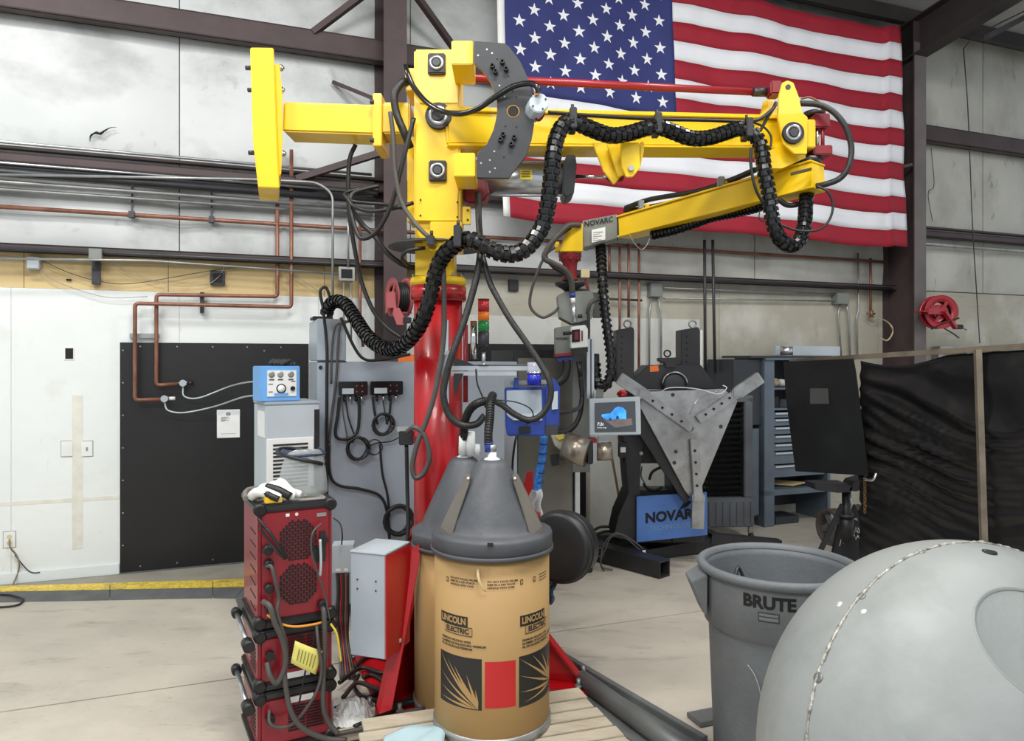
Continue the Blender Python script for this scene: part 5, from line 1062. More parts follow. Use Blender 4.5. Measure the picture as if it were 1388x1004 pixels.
def sl(y0, y1, nm, m, r=7.6): MB().cyl(P(655.5, y0, YF), P(655.5, y1, YF), r*YF/1000, seg=24).build(nm, m, T, bevel=.0015)
sl(496, 474, 'pole', ALU, 2.6); sl(475, 471, 'base_cap', BLK, 6); sl(471, 449, 'base_body', BRND); sl(448.5, 435, 'green_lens', mat('green_lens', (30, 140, 70), .2)); sl(434.5, 423, 'orange_lens', mat('orange_lens', (236, 120, 24), .2)); sl(422.5, 407.5, 'red_lens', mat('red_lens', (170, 28, 34), .2)); sl(407, 405, 'top_cap', BLK, 8)
MB().cyl(P(655.5, 496, YF), P(655.5, 494, YF), .03, seg=16).build('foot', BLK, T)
T = thing('nozzle_cup', P(724, 523, YF-.03), 'blue cup with clear top on the end of the aluminium rail', 'cup')
MB().cyl(P(724, 522, YF-.03), P(724, 506, YF-.03), .034, seg=24).build('blue_cup', mat('deep_blue', (26, 40, 170), .3), T); MB().lathe(P(724, 506, YF-.03), Z, [(.034, 0), (.034, .055), (.030, .055), (.030, .002)], 24).build('clear_top', mat('clear_plastic', (210, 216, 230), .1, alpha=.4), T); MB().lathe(P(724, 506, YF-.03), Z, [(.035, .0), (.037, .0), (.037, .008), (.035, .008)], 24).build('band', CHR, T)
T = thing('wire_feeder', P(722, 592, YF), 'blue wire feeder with grey door hanging under the rail', 'wire feeder')
k = YF+.02
MB().prism(pxs([(683.5, 526), (738, 524), (739, 591), (687, 591), (685, 575)], k), (0, .14, 0)).build('case', BLU, T, bevel=.006)
MB().prism(pxs([(738, 526), (745, 514), (752, 513), (759, 524), (758, 580), (739, 584)], k+.01), (0, .12, 0)).build('side_case', BLU, T, bevel=.006)
MB().prism(pxs([(686.5, 529), (734, 528), (735, 570), (696, 570), (687, 563)], k), (0, -.008, 0)).build('door', LGRY if False else GRY, T, bevel=.003)
MB().prism(pxs([(694, 562), (733, 560), (733, 569), (697, 569)], k-.009), (0, -.004, 0)).build('door_window', LGRY, T)
MB().prism(pxs([(739, 577), (756, 575), (756, 589), (739, 590)], k), (0, .1, 0)).build('grey_foot', BRND, T, bevel=.003); MB().prism(pxs([(748, 531), (756, 530), (756, 554), (748, 555)], k), (0, -.004, 0)).build('side_plate', LGRY, T)
MB().prism(pxs([(703, 578), (719, 577), (719, 587), (703, 588)], k-.01), (0, .04, 0)).build('connector_block', BLKG, T, bevel=.003)
MB().beam(P(692, 519, k+.05), P(752, 517, k+.05), .02, .02).build('hanger_bar', ZINC, T); MB().prism(pxs([(695, 526), (697, 512), (702, 512), (703, 526)], k), (0, .08, 0)).build('hanger', BLU, T)
hose([(701, 588, k), (698, 600, k), (695, 625, k+.05), (694, 655, k+.1)], .006, 'thin black cable below the wire feeder', BLK, 'cable', 'cable')
hose([(645, 500, YF-.03), (647, 520, YF-.03), (655, 540, YF-.03), (658, 552, YF)], .004, 'thin black wire from the stack light foot', BLK, 'wire', 'wire')
hose([(650, 545, 3.38), (670, 542, 3.38), (700, 545, 3.38), (720, 555, 3.38), (722, 570, 3.4), (712, 575, 3.4)], .003, 'thin dark wire crossing the feeder door', BLK, 'wire', 'wire')
hose([(752, 560, 3.7), (770, 558, 3.9), (785, 552, 4.4), (788, 540, 4.9)], .012, 'black cable from the feeder toward the robot head', BLK, 'cable', 'cable')
hose([(735, 583, 3.8), (760, 586, 4.0), (778, 575, 4.6), (786, 560, 5.0)], .010, 'lower black cable leaving the feeder', BLK, 'cable', 'cable')
# aluminium post, grey cabinet behind
MB().box(P(690, 640, 4.4), .055, .04, 1.12).build('aluminium_post', ALU, bevel=.003, label='aluminium post standing between the red column and the wire feeder hose', cat='post')
O = P(702, 0, 5.35); O.z = 0; f = Fr((O.x, O.y, 0), WDEG)
T = thing('equipment_cabinet', f.p(.2, .2, 0), 'dark olive grey equipment cabinet with black frame behind the robot head', 'cabinet')
OLV = mat('olive_grey', (110, 108, 100), .4, .2, .08, 4)
f.B('carcass', BLKM, T, -.03, .50, .01, .5, .05, 1.72, .004); f.B('door', OLV, T, 0, .44, 0, .012, .50, 1.66, .004); f.B('lower_panel', BLKM, T, 0, .44, .0, .012, .08, .48, .003); f.B('aluminium_edge', ALU, T, .45, .49, -.02, .01, .12, 1.5, .002)
for x in (0, .42): f.B('foot', BLKM, T, x, x+.05, .05, .45, 0, .05)
# loose cables on the floor around the base
for k, (lst, s) in enumerate([
  ([(480, 905), (500, 890), (530, 895), (556, 905)], 'black cable lying on the red base, farthest from the pallet'),
  ([(460, 925), (490, 905), (520, 912), (545, 900), (560, 890)], 'black cable crossing the red base left of the brace'),
  ([(465, 945), (485, 925), (515, 935), (548, 930), (566, 915)], 'thick grey cable beside the plastic bag'),
  ([(455, 960), (490, 945), (530, 955), (560, 945)], 'black cable right in front of the red brace foot'),
  ([(480, 985), (515, 970), (545, 955), (572, 948)], 'black cable at the corner of the pallet'),
  ([(455, 995), (500, 985), (540, 968), (575, 960)], 'grey cable running under the pallet edge'),
  ([(486, 915), (480, 930), (492, 945), (512, 940), (520, 925), (505, 915), (492, 918)], 'round loop of black cable on the red base')]):
    cable('floor_cable', [G(a, b, .035+.012*(k % 3)) for a, b in lst], .011, BLK if 'black' in s else HOSE, s, 'cable')
bc = G(478, 975, .04)
mb = MB(); mb.grid(lambda a, b: G(452+56*a, 952+38*b, .015)+Z*(.012+.06*math.sin(a*3.1)*math.sin(b*3.1)*(1+.6*noise.noise(Vector((a*6, b*6, 2))))+.015*noise.noise(Vector((a*14, b*14, 4)))), 16, 12, smooth=False); mb.build('plastic_bag', WHT, sol=.002, label='crumpled white plastic bag on the floor between welders and base', cat='bag')
mb = MB(); mb.grid(lambda a, b: (lambda p: p+Z*(.006+.02*math.sin(a*4+b*3)**2))(G(512+(96-10*b)*a+8*(1-a), 1010-30*(1-b)*(.35+.65*a)+14*b, .168)), 14, 8); mb.build('blue_cloth', mat('pale_blue_cloth', (176, 204, 212), .8, 0, .05), sol=.003, label='pale blue cloth lying over the near edge of the pallet', cat='cloth')
mb = MB(); a = G(456, 998, .03); b = G(520, 985, .03); mb.beam(a, b, .06, .03).build('wood_offcut', PAL, label='dark wood offcut on the floor left of the pallet', cat='wood')
# ------------------------------------------------------------------ positioner
YQ = 6.05; BLP = mat('positioner_black', (38, 38, 41), .45, 0, .1, 5, dirt=(60, 58, 56), damt=.4)
T = thing('welding_positioner', P(900, HY+CH*1000/YQ, YQ), 'black welding positioner with steel triangular face plate and blue front panel', 'positioner')
for (px0, px1, y1) in ((835.6, 859.6, 518), (923, 948.5, 505)):
    a = MB().prism(pxs([(px0, 447), (px1-2, 443), (px1, 447), (px1, y1), (px0, y1)], YQ-.05), (0, .2, 0)).build('upright', BLP, T, bevel=.004)
    for k in range(6): c = P((px0+px1)/2-5, 456+k*8.5, YQ-.05); MB().cyl(c, c-Yv*.002, .008, seg=10).build('hole', INK, a)
    c = P((px0+px1)/2+3, 439, YQ+.05); MB().tube([c+X*.03*math.cos(q)+Z*.03*math.sin(q) for q in [2*math.pi*k/16 for k in range(17)]], .008, 6).build('lifting_eye', ZINC, a)
MB().prism(pxs([(949, 447), (952.5, 447), (952.5, 500), (949, 500)], YQ), (0, .1, 0)).build('white_strip', WHT, T)
MB().prism(pxs([(853, 527), (856, 518), (877, 495), (950, 494), (966, 516), (968, 530)], YQ-.1), (0, .3, 0)).build('gear_housing', BLP, T, bevel=.006)
c = P(913, 521, YQ-.1); MB().lathe(c, -Yv, [(0, .05), (.07, .05), (.095, .04), (.1, .0)], 32).build('motor_ring', CHAR, T); MB().tube([c-Yv*.05+X*.1*math.cos(q)+Z*.1*math.sin(q) for q in [math.pi*k/14 for k in range(15)]], .008, 6).build('motor_ring_edge', STL, T)
MB().prism(pxs([(894, 485), (925, 484), (925, 488), (917, 492), (916, 498), (903, 498), (902, 492), (894, 489)], YQ-.12), (0, .12, 0)).build('top_bracket', BLP, T, bevel=.003)
c = P(904.5, 479, YQ-.06); MB().tube([c+X*.026*math.cos(q)+Z*.026*math.sin(q) for q in [2*math.pi*k/16 for k in range(17)]], .007, 6).build('eye_bolt', BLK, T)
MB().prism(pxs([(881, 496), (892, 495), (893, 503), (881, 504)], YQ-.102), (0, -.002, 0)).build('orange_label', mat('orange_label', (226, 112, 50), .5), T)
# body
MB().prism(pxs([(845, 590), (872, 592), (868, 640), (866, 735), (832, 728), (838, 700), (852, 668)], YQ-.08), (0, .36, 0)).build('side_frame', BLP, T, bevel=.004)
MB().prism(pxs([(910, 625), (950, 625), (956, 735), (912, 735)], YQ-.02), (0, .3, 0)).build('side_frame', BLP, T, bevel=.004)
MB().prism(pxs([(843, 530), (965, 530), (955, 570), (935, 628), (845, 628)], YQ+.02), (0, .22, 0)).build('head_body', BLP, T, bevel=.01)
MB().prism(pxs([(839, 600), (851, 600), (851, 620), (839, 620)], YQ-.12), (0, .06, 0)).build('switch_box', BLK, T, bevel=.003); MB().prism(pxs([(841, 606), (848, 606), (848, 613), (841, 613)], YQ-.122), (0, -.002, 0)).build('switch_label', WHT, T)
MB().prism(pxs([(866, 664), (912, 664), (912, 735), (866, 735)], YQ+.04), (0, .2, 0)).build('cross_box', BLP, T)
c = P(869, 614, YQ-.08); MB().cyl(c, c-Yv*.01, .016, seg=6).build('frame_bolt', ZINC, T)
BP = mat('panel_blue', (78, 118, 186), .4, .1, .06, 4, dirt=(60, 96, 160), damt=.4)
YB = YQ-.12; bpq = [P(863, 735, YB), P(959, 725, YB-.0), P(958, 667, YB), P(863, 673, YB)]
bpo = MB().prism(bpq, (0, .02, 0)).build('blue_panel', BP, T, bevel=.003)
ax_ = (bpq[1]-bpq[0]).normalized()
text_mb('NOVARC', .110, bpq[0].lerp(bpq[3], .50)+ax_*.298-Yv*.002, ax_, Z, bold=.005).build('lettering', INK, bpo)
text_mb('TECHNOLOGIES', .056, bpq[0].lerp(bpq[3], .27)+ax_*.31-Yv*.002, ax_, Z, bold=.0005).build('lettering', mat('panel_text', (110, 140, 180), .5), bpo)
sw = MB(); ps = spline(pxs([(921, 690), (926, 683), (933, 679), (941, 679), (936, 682), (930, 687), (921, 690.5)], YB-.004), 4); sw.add(ps, [tuple(range(len(ps)))]); sw.build('swoosh_mark', INK, bpo)
# face plate
YF2 = 5.78; pts = [(871, 531), (981, 527), (1000, 543), (948, 668), (934, 672), (928, 664), (868, 552)]
pl = MB().prism(pxs(pts, YF2), (0, .03, 0)).build('face_plate', STL, T, bevel=.003)
MB().prism(pxs([(866, 553), (872, 560), (935, 674), (930, 682), (922, 672), (868, 590)], YF2+.04), (0, .10, 0)).build('plate_backing', BLP, T)
MB().cyl(P(928, 575, YF2+.032), P(928, 575, YF2+.032)+Yv*.35, .14, seg=32).build('spindle', BLP, T)
def jaw(a, b_, w1, nm='jaw'):
    A = P(a[0], a[1], YF2-.03); B = P(b_[0], b_[1], YF2-.03); return MB().beam(A, B, .05, w1, up=Yv.cross((B-A).normalized())).build(nm, STL, pl, bevel=.004)
for (o1, o2, i1, i2) in (((839, 512), (872, 534), (872, 534), (937, 580)), ((1031, 511), (1000, 532), (1000, 532), (946, 569)), ((945, 716), (946, 674), (946, 674), (941, 595))):
    jo = jaw(o1, o2, .095, 'jaw_block'); ji = jaw(i1, i2, .068, 'jaw_rail'); 
    A = P(*i1, YF2-.06); B = P(*i2, YF2-.06)
    for k in range(1, 5): c = A.lerp(B, k/5); MB().cyl(c+Yv*.006, c-Yv*.002, .010, seg=10).build('bolt_hole', INK, ji)
    c = P(o2[0], o2[1], YF2-.04); MB().box(c, .10, .07, .07).build('jaw_clamp', STL, jo, bevel=.012)
for (px, py) in ((912, 535), (977, 578), (916, 612), (914, 627)): c = P(px, py, YF2); MB().cyl(c, c-Yv*.004, .015, seg=12).build('plate_hole', BRND, pl)
c = P(934, 580, YF2); MB().lathe(c, -Yv, [(0, .004), (.03, .004), (.036, .0)], 20).build('plate_centre', STL, pl)
MB().tube(spline(pxs([(935, 562), (942, 546), (957, 535), (975, 529)], YF2-.002), 5), .004, 5).build('scribed_arc', CHR, pl)
hose([(895, 532, 5.7), (905, 526, 5.68), (925, 525, 5.68), (950, 528, 5.7), (974, 534, 5.7), (985, 526, 5.7), (980, 522, 5.7)], .004, 'thin white cord draped over the top of the face plate', WHT, 'cord', 'cord')
hose([(838, 534, 5.75), (842, 531, 5.7), (848, 533, 5.7), (842, 536, 5.7)], .014, 'short red strap by the left jaw of the positioner', mat('signal_red', (200, 30, 36), .4), 'strap', 'strap')
for k, lst in enumerate(([(880, 650), (884, 640), (894, 634), (904, 633), (908, 640)], [(872, 655), (878, 662), (888, 664), (898, 660)], [(870, 632), (869, 645), (874, 655)])):
    hose([(a, b_, 6.08) for a, b_ in lst], .012 if k < 2 else .006, ('thick black cable seen through the window of the positioner frame', 'second black cable low in the window of the positioner frame', 'thin green wire in the window of the positioner frame')[k], BLK if k < 2 else mat('green_wire', (50, 110, 80), .5), 'cable', 'cable')
# base beams (open square tube)
def sqtube(nm, A, B, wd, th, par):
    A = Vector(A); B = Vector(B); t = (B-A).normalized(); r = t.cross(Z).normalized(); u = r.cross(t); mb = MB()
    for s_ in (-1, 1): mb.beam(A+r*s_*(wd/2-th/2), B+r*s_*(wd/2-th/2), th, wd); mb.beam(A+u*s_*(wd/2-th/2), B+u*s_*(wd/2-th/2), wd-2*th, th)
    return mb.build(nm, BLP, par)
sqtube('base_tube', G(806, 745, .075), G(901, 771, .065), .13, .012, T)
sqtube('base_tube', P(806, 733, 6.3), P(965, 727, 6.5), .12, .012, T)
sqtube('base_tube', P(962, 729, 6.3), G(1056, 738, .05), .09, .01, T)
sqtube('base_tube', P(870, 752, 6.1), P(975, 733, 6.35), .10, .01, T)
T = thing('foot_pedal', G(868, 752, .14), 'small black foot pedal box with white tag on the positioner base', 'foot pedal')
MB().box(P(862, 744, 5.95), .17, .10, .03).build('pedal_body', BLK, T, bevel=.006); MB().box(P(873, 747, 5.89), .025, .004, .02).build('tag', WHT, T)
for k, (lst, r, s) in enumerate([
   ([(800, 722), (815, 714), (840, 716), (850, 724), (835, 732), (812, 732), (800, 727)], .012, 'coil of black cable lying on the left base beam of the positioner'),
   ([(805, 728), (820, 720), (843, 722), (848, 728), (830, 736), (808, 734)], .012, 'second coil of black cable on the left base beam'),
   ([(872, 744), (858, 733), (842, 724), (828, 728), (820, 745), (814, 762), (822, 776), (845, 778), (860, 773)], .007, 'grey cable looping from the pedal to the floor'),
   ([(868, 746), (850, 730), (835, 722), (822, 732), (815, 750), (816, 768), (830, 772)], .006, 'thinner grey cable looping beside the base beam'),
   ([(800, 756), (808, 745), (814, 742), (816, 750), (806, 758)], .005, 'small loop of grey cable left of the base beam')]):
    cable('floor_cable', [P(a, b_, 5.75 if k > 1 else 6.25) for a, b_ in lst], r, BLK if 'black' in s else HOSE, s, 'cable')
# wooden stick and white door panel right of the aluminium post
MB().cyl(P(828, 612, 6.3), P(842, 690, 6.9), .012, seg=8).build('wood_stick', TAN, label='thin wooden stick leaning by the white wall left of the positioner', cat='stick')
# ------------------------------------------------------------------ portable cooler with honeycomb
f = Fr((P(957, 0, 6.72).x, 6.72, 0), 4); GP = mat('cooler_grey', (92, 96, 102), .5, 0, .1, 5, dirt=(70, 70, 72), damt=.4)
T = thing('evaporative_cooler', f.p(.2, .2, 0), 'grey portable cooler with dark honeycomb side behind the positioner', 'cooler')
zz = lambda py: CH-(py-HY)/1000*6.72
f.B('water_tank', GP, T, -.04, .44, -.03, .28, zz(714), zz(674), .01); f.B('corner_post', GP, T, .35, .43, -.02, .28, zz(674), zz(538), .008); f.B('rear_case', GP, T, .02, .36, .14, .28, zz(674), zz(542), .005); f.B('top_rail', GP, T, -.02, .43, -.02, .28, zz(545), zz(536), .004)
HC = mat('honeycomb_black', (40, 40, 42), .6); hcb = f.B('honeycomb_back', INK, T, -.02, .37, .10, .12, zz(674), zz(545))
hm = MB(); nz = 17; hz = (zz(545)-zz(674))/nz
for j in range(nz):
    for i in range(14):
        x = -.01+i*.027+(.0135 if j % 2 else 0); z = zz(674)+hz*(j+.5); a = .0135; pts = [f.p(x-a, .0, z), f.p(x, .0, z+hz*.42), f.p(x+a, .0, z), f.p(x+a, .06, z+.004), f.p(x, .06, z+hz*.42+.004), f.p(x-a, .06, z+.004)]
        hm.add(pts, [(0, 1, 4, 5), (1, 2, 3, 4)])
o = hm.build('honeycomb', HC, T, sol=.003); o['kind'] = 'stuff'
for k in range(8): f.B('tank_rib', GP, T, -.05+k*.065, -.035+k*.065, -.04, -.03, zz(710), zz(680))
for x in (0, .4): 
    c = f.p(x+.02, .0, .035); MB().cyl(c-f.a*.015, c+f.a*.015, .035, seg=18).build('caster', BLK, T); f.B('caster_fork', ZINC, T, x, x+.04, -.01, .03, .06, zz(714))
# ------------------------------------------------------------------ shelves and drawers by the right wall
BG = mat('blue_grey_steel', (98, 110, 122), .4, .2, .08, 4, dirt=(76, 86, 96), damt=.5); DK = mat('dark_blue_steel', (50, 54, 60), .45, .1, .08, 4)
u0 = wu(1036, .5); u1 = wu(1126, .5); D0 = .04; D1 = .5
zc = lambda py, px=1060: W(px, py, .5).z
T = thing('tool_cabinet', WP((u0+u1)/2, 0, .3), 'tall blue-grey open tool cabinet with shelves and a column of drawers', 'cabinet')
def wb(nm, m, par, a, b, c_, d, e=.04, g_=.5, bevel=.0, **k): return MB().wbox(a, b, c_, d, e, g_).build(nm, m, par, bevel=bevel, **k)
ub0 = wu(1050, .5)
wb('side_wall', DK, T, u0-.34, u0, zc(575), zc(487), .04, .46, .004); wb('front_post', BG, T, u0, ub0-.0, .0, zc(485), .40, .5, .004); wb('side_panel', BG, T, u0, u0+.02, .1, zc(486), .04, .4)
wb('right_post', BG, T, u1-.04, u1, .0, zc(485), .04, .5, .004); wb('back_panel', DK, T, u0+.02, u1-.04, .1, zc(487), .04, .05)
wb('top_panel', BG, T, u0, u1, zc(488), zc(485), .04, .52, .003); wb('top_slab', DK, T, u0-.16, u1+.02, zc(485)+.002, zc(482), .04, .5, .002)
for py in (528, 556): wb('shelf', BG, T, ub0-.02, u1-.04, zc(py), zc(py)+.02, .05, .48)
ys = [558, 567, 578, 589.5, 601, 612, 630, 648]
for a, b_ in zip(ys, ys[1:]):
    dr = wb('drawer', BG, T, ub0+.01, u1-.06, zc(b_-1), zc(a+1), .1, .48, .002)
    wb('handle', LGRY, dr, ub0+.02, u1-.07, zc(a+3.6), zc(a+1.4), .48, .497)
wb('bottom_shelf', BG, T, u0, u1, zc(671), zc(663), .04, .5, .003)
wb('leg', BG, T, u0+.02, u0+.09, 0, zc(671), .42, .49); 
tt = wb('storage_box', DK, None, ub0+.05, ub0+.35, .0, .075, .2, .45, .006, label='flat black box on the floor under the blue-grey tool cabinet', cat='box')
for k, (x, z, s_, m_, lab) in enumerate(((.06, 528, .07, 'rag_tan', 'tan rag roll on the top shelf of the open tool cabinet'), (.16, 528, .06, 'rag_white', 'white bundle on the top shelf of the open tool cabinet'), (.05, 556, .08, 'tool_black', 'black tool case on the lower shelf of the open tool cabinet'), (.17, 556, .06, 'tool_dark', 'small dark box on the lower shelf of the open tool cabinet'))):
    m_ = mat(m_, [(168, 150, 124), (190, 190, 186), (28, 28, 30), (56, 58, 62)][k], .7, 0, .3, 20)
    c = WP(ub0+.02+x, zc(z)+.02+s_*.7, .38); mb = MB()
    if k < 2: mb.sphere(c, s_, 10, (1.1, .8, .68))
    else: mb.box(c, s_*1.4, s_, s_*1.4, U, N, Z)
    mb.build(('rag', 'rag', 'tool_case', 'small_box')[k], m_, bevel=.0 if k < 2 else .008, label=lab, cat=('rag', 'rag', 'case', 'box')[k])
g = MB()
for k in range(5): g.beam(WP(ub0+.05+.05*k, zc(662)+.012+.004*k, .2), WP(ub0+.3+.04*k, zc(662)+.012+.004*k, .44), .02, .012)
g.build('tool_bundle', TAN, label='loose strips lying on the bottom shelf of the tool cabinet', cat='strips', kind='stuff')
wb('steel_bench', BG, None, u0-.30, u0-.03, .12, zc(580), .05, .46, .004, label='low grey bench cabinet standing left of the tall tool cabinet', cat='cabinet')
bx = wb('long_panel', LGRY, None, wu(1071, .45), wu(1160, .45), zc(482)+.004, zc(468), .2, .24, .003, label='long pale grey panel lying on top of the tool cabinet', cat='panel')
c = WP(wu(1068, .4), zc(482)+.004, .38); T = thing('metal_can', c, 'short shiny metal can on top of the tool cabinet', 'can'); MB().cyl(c, c+Z*.09, .062, seg=24).build('can_body', ALU, T, bevel=.002); MB().cyl(c+Z*.091, c+Z*.097, .06, seg=24).build('can_lid', LGRY, T)
# ------------------------------------------------------------------ hose reels
def reel(c, axis, R, T, m, arm):
    axis = axis.normalized(); side = axis.cross(Z).normalized()
    for d in (-.05, .05):
        MB().lathe(c+axis*d, axis, [(R*.60, -.004), (R*.9, -.004), (R, -.012 if d < 0 else .012), (R, .004), (R*.9, .006), (R*.60, .006), (R*.60, -.004)], 36).build('reel_disc', m, T)
    MB().cyl(c-axis*.045, c+axis*.045, R*.45, seg=28).build('reel_core', m, T)
    for k in range(5):
        pts = [c+axis*(-.035+.0175*k)+(side*math.cos(q)+Z*math.sin(q))*R*.72 for q in [2*math.pi*i/28 for i in range(29)]]; MB().tube(pts, .012, 6, False).build('wound_hose', BLK, T)
    MB().cyl(c+axis*.03, c+axis*.10, .03, seg=16).build('hub', m, T)
    for k in range(4): q = k*math.pi/2+.5; d = side*math.cos(q)+Z*math.sin(q); MB().beam(c+axis*.055+d*.02, c+axis*.055+d*R*.7, .035, .008, up=axis).build('reel_spoke', m, T)
    mb = MB(); mb.beam(c+axis*.09, arm, .06, .012, up=axis); mb.beam(arm, arm-axis*.18, .10, .012); mb.build('mount_arm', m, T); 
c = W(1272, 423, .60); T = thing('hose_reel', c, 'red hose reel mounted on the right steel column', 'hose reel'); ax = (N*.9-U*.35).normalized()
RR = mat('reel_red', (160, 26, 40), .35, 0, .08, coat=.3)
reel(c, ax, .18, T, RR, c+ax*.09-U*.22+Z*.0)
MB().beam(c+ax*.11, c+ax*.11+U*.16-Z*.17, .05, .03).build('guide_arm', RR, T); MB().box(c+ax*.11+U*.2-Z*.16, .10, .05, .05).build('hose_guide', BLK, T, bevel=.008)
MB().cyl(c+ax*.11+U*.24-Z*.15, c+ax*.11+U*.33-Z*.19, .01, seg=8).build('hose_end', ZINC, T)
hose([(1262, 446, 7.6), (1275, 440, 7.55), (1290, 434, 7.5), (1300, 431, 7.5)], .008, 'black cable drooping under the right red hose reel', BLK, 'cable', 'cable')
hose([(1280, 445, 7.5), (1292, 452, 7.5), (1300, 458, 7.5)], .007, 'short black hose end below the right red hose reel', BLK, 'hose', 'hose')
c = P(541, 403, 5.7); T = thing('hose_reel', c, 'faded pink-red hose reel on the left steel column beside the red floor column', 'hose reel'); PKR = mat('faded_red', (176, 88, 92), .5, 0, .08, 5)
reel(c, (X*-.86-Yv*.5), .15, T, PKR, c-X*.08-Yv*.06-Z*.12)
MB().prism(pxs([(524, 396), (535, 395), (537, 417), (524, 417)], 5.55), (0, .02, 0)).build('bracket_plate', PKR, T); MB().prism(pxs([(534, 417), (541, 417), (547, 428), (547, 440), (538, 440), (532, 425)], 5.55), (0, .03, 0)).build('bracket_plate', PKR, T); MB().box(P(552, 434, 5.55), .06, .05, .045).build('hose_guide', BLK, T, bevel=.005)
MB().box(P(554, 486, 5.2), .14, .06, .06).build('orange_bin', mat('orange_plastic', (222, 112, 36), .5), label='orange plastic box just visible above the grey cabinet left of the column', cat='box')
# ------------------------------------------------------------------ welding screen
A = Vector((*P(1070, 0, 6.1).xy, 0)); B = Vector((*P(1420, 0, 4.15).xy, 0)); sd = (B-A).normalized(); sn = Vector((sd.y, -sd.x, 0)); 
if sn.dot(A) > 0: sn = -sn
SL = (B-A).length
def spx(px):   # distance along the screen at a pixel column
    k = (px-CX)/F; return (A.x-k*A.y)/(k*sd.y-sd.x)
def sz(px, py):
    p = A+sd*spx(px); return CH+(HY-py)/F*p.y
TP = mat('dusty_tube', (128, 118, 104), .6, .2, .15, 8, dirt=(90, 82, 72), damt=.5)
T = thing('welding_screen', A+sd*(SL*.5), 'long black welding curtain hung on a dusty tube frame at the right', 'screen')
za = sz(1078, 489); zb_ = sz(1388, 468.5)
MB().beam(A+sd*spx(1072)+Z*sz(1072, 489.5), B+Z*sz(1400, 467.5), .034, .034).build('top_rail', TP, T)
pb = A+sd*spx(1330); MB().beam(pb+Z*sz(1330, 474)+sn*.03, pb+sd*.10+sn*.085, .034, .034).build('post', TP, T)
MB().beam(A+sd*(spx(1178))+Z*0, A+sd*(spx(1178))+Z*sz(1166, 486), .034, .034).build('post', BRND, T)
MB().beam(A+sd*(spx(1180))+Z*.03, B+Z*.03, .03, .03).build('bottom_rail', TP, T)
CUR = mat('black_curtain', (22, 22, 24), .36, 0, .2, 5, dirt=(46, 43, 38), damt=.5, dscale=2.4, bump=.2, bscale=18)
s0 = spx(1166); s1 = SL
def curt(a, b):   # a along, b up
    s = s0+(s1-s0)*a; zt_ = sz(1166, 489)+(sz(1388, 472)-sz(1166, 489))*a; z = zt_*b+.04*(1-b)
    zt2 = z - .05*math.sin(min(1, a*1.9)*math.pi)*(b**6)
    ph = (1-b)*zt_; sm = min(1, max(0, ph/.5)); phi = ph-(.85*a-.50*a*a)*sm*(1.25-.5*ph)+.03*math.sin(a*7)
    k1 = math.sin(2*math.pi*phi/.21+.8*noise.noise(Vector((a*3, ph*2, 1)))*3); k2 = math.sin(2*math.pi*phi/.125+1+3*a)
    env = math.exp(-((ph-.55)/.55)**2)*(.35+.65*math.exp(-((a-.3)/.4)**2))
    fold = (.050*(1-abs(k1))**1.2+.018*k2)*env + .016*noise.noise(Vector((a*4, phi*9, 3)))+.006*noise.noise(Vector((a*8, phi*30, 7)))+.02*math.sin(a*9+1)*(1-b)
    return A+sd*s+sn*(fold*(1 if b < .97 else .3)-.01)+Z*zt2
MB().grid(curt, 90, 70).build('curtain', CUR, T, sol=.003)
BS2 = mat('black_board', (30, 32, 34), .5, 0, .12, 3, dirt=(48, 50, 50), damt=.4)
bd = [(1069.6, 490), (1164.6, 486), (1168, 505), (1185, 644), (1086, 638), (1073, 540)]
bp_ = [A+sd*spx(px)+sn*.06+Z*sz(px, py) for px, py in bd]
pn = MB().prism(bp_, -sn*.012).build('blackboard_panel', BS2, T, bevel=.002, label='stiff black sheet with small grey window hanging at the left end')
wn = [A+sd*spx(px)+sn*.062+Z*sz(px, py) for px, py in ((1107, 547), (1132.5, 547), (1131, 526), (1107, 526))]; MB().prism(wn, sn*.004).build('window_patch', mat('grey_patch', (92, 94, 94), .35), pn)
MB().tube(rounded([A+sd*spx(1184)+sn*.07+Z*sz(1184, 641), A+sd*spx(1190)+sn*.1+Z*sz(1190, 641), A+sd*spx(1195)+sn*.16+Z*sz(1195, 648), A+sd*spx(1208)+sn*.16+Z*sz(1208, 649), A+sd*spx(1209)+sn*.14+Z*sz(1209, 640), A+sd*spx(1200)+sn*.1+Z*sz(1200, 640)], .02), .011, 8).build('hook_handle', CHR, pn)
ch = MB()
for k in range(9):
    c = A+sd*spx(1185.5)+sn*.09+Z*(sz(1185, 652)-.026*k); d = (sd if k % 2 else sn); ch.tube([c+d*.009*math.cos(q)+Z*.017*math.sin(q) for q in [2*math.pi*i/10 for i in range(11)]], .004, 5, False)
ch.build('chain', mat('rusty_chain', (120, 92, 60), .6, .5), T, kind='stuff')
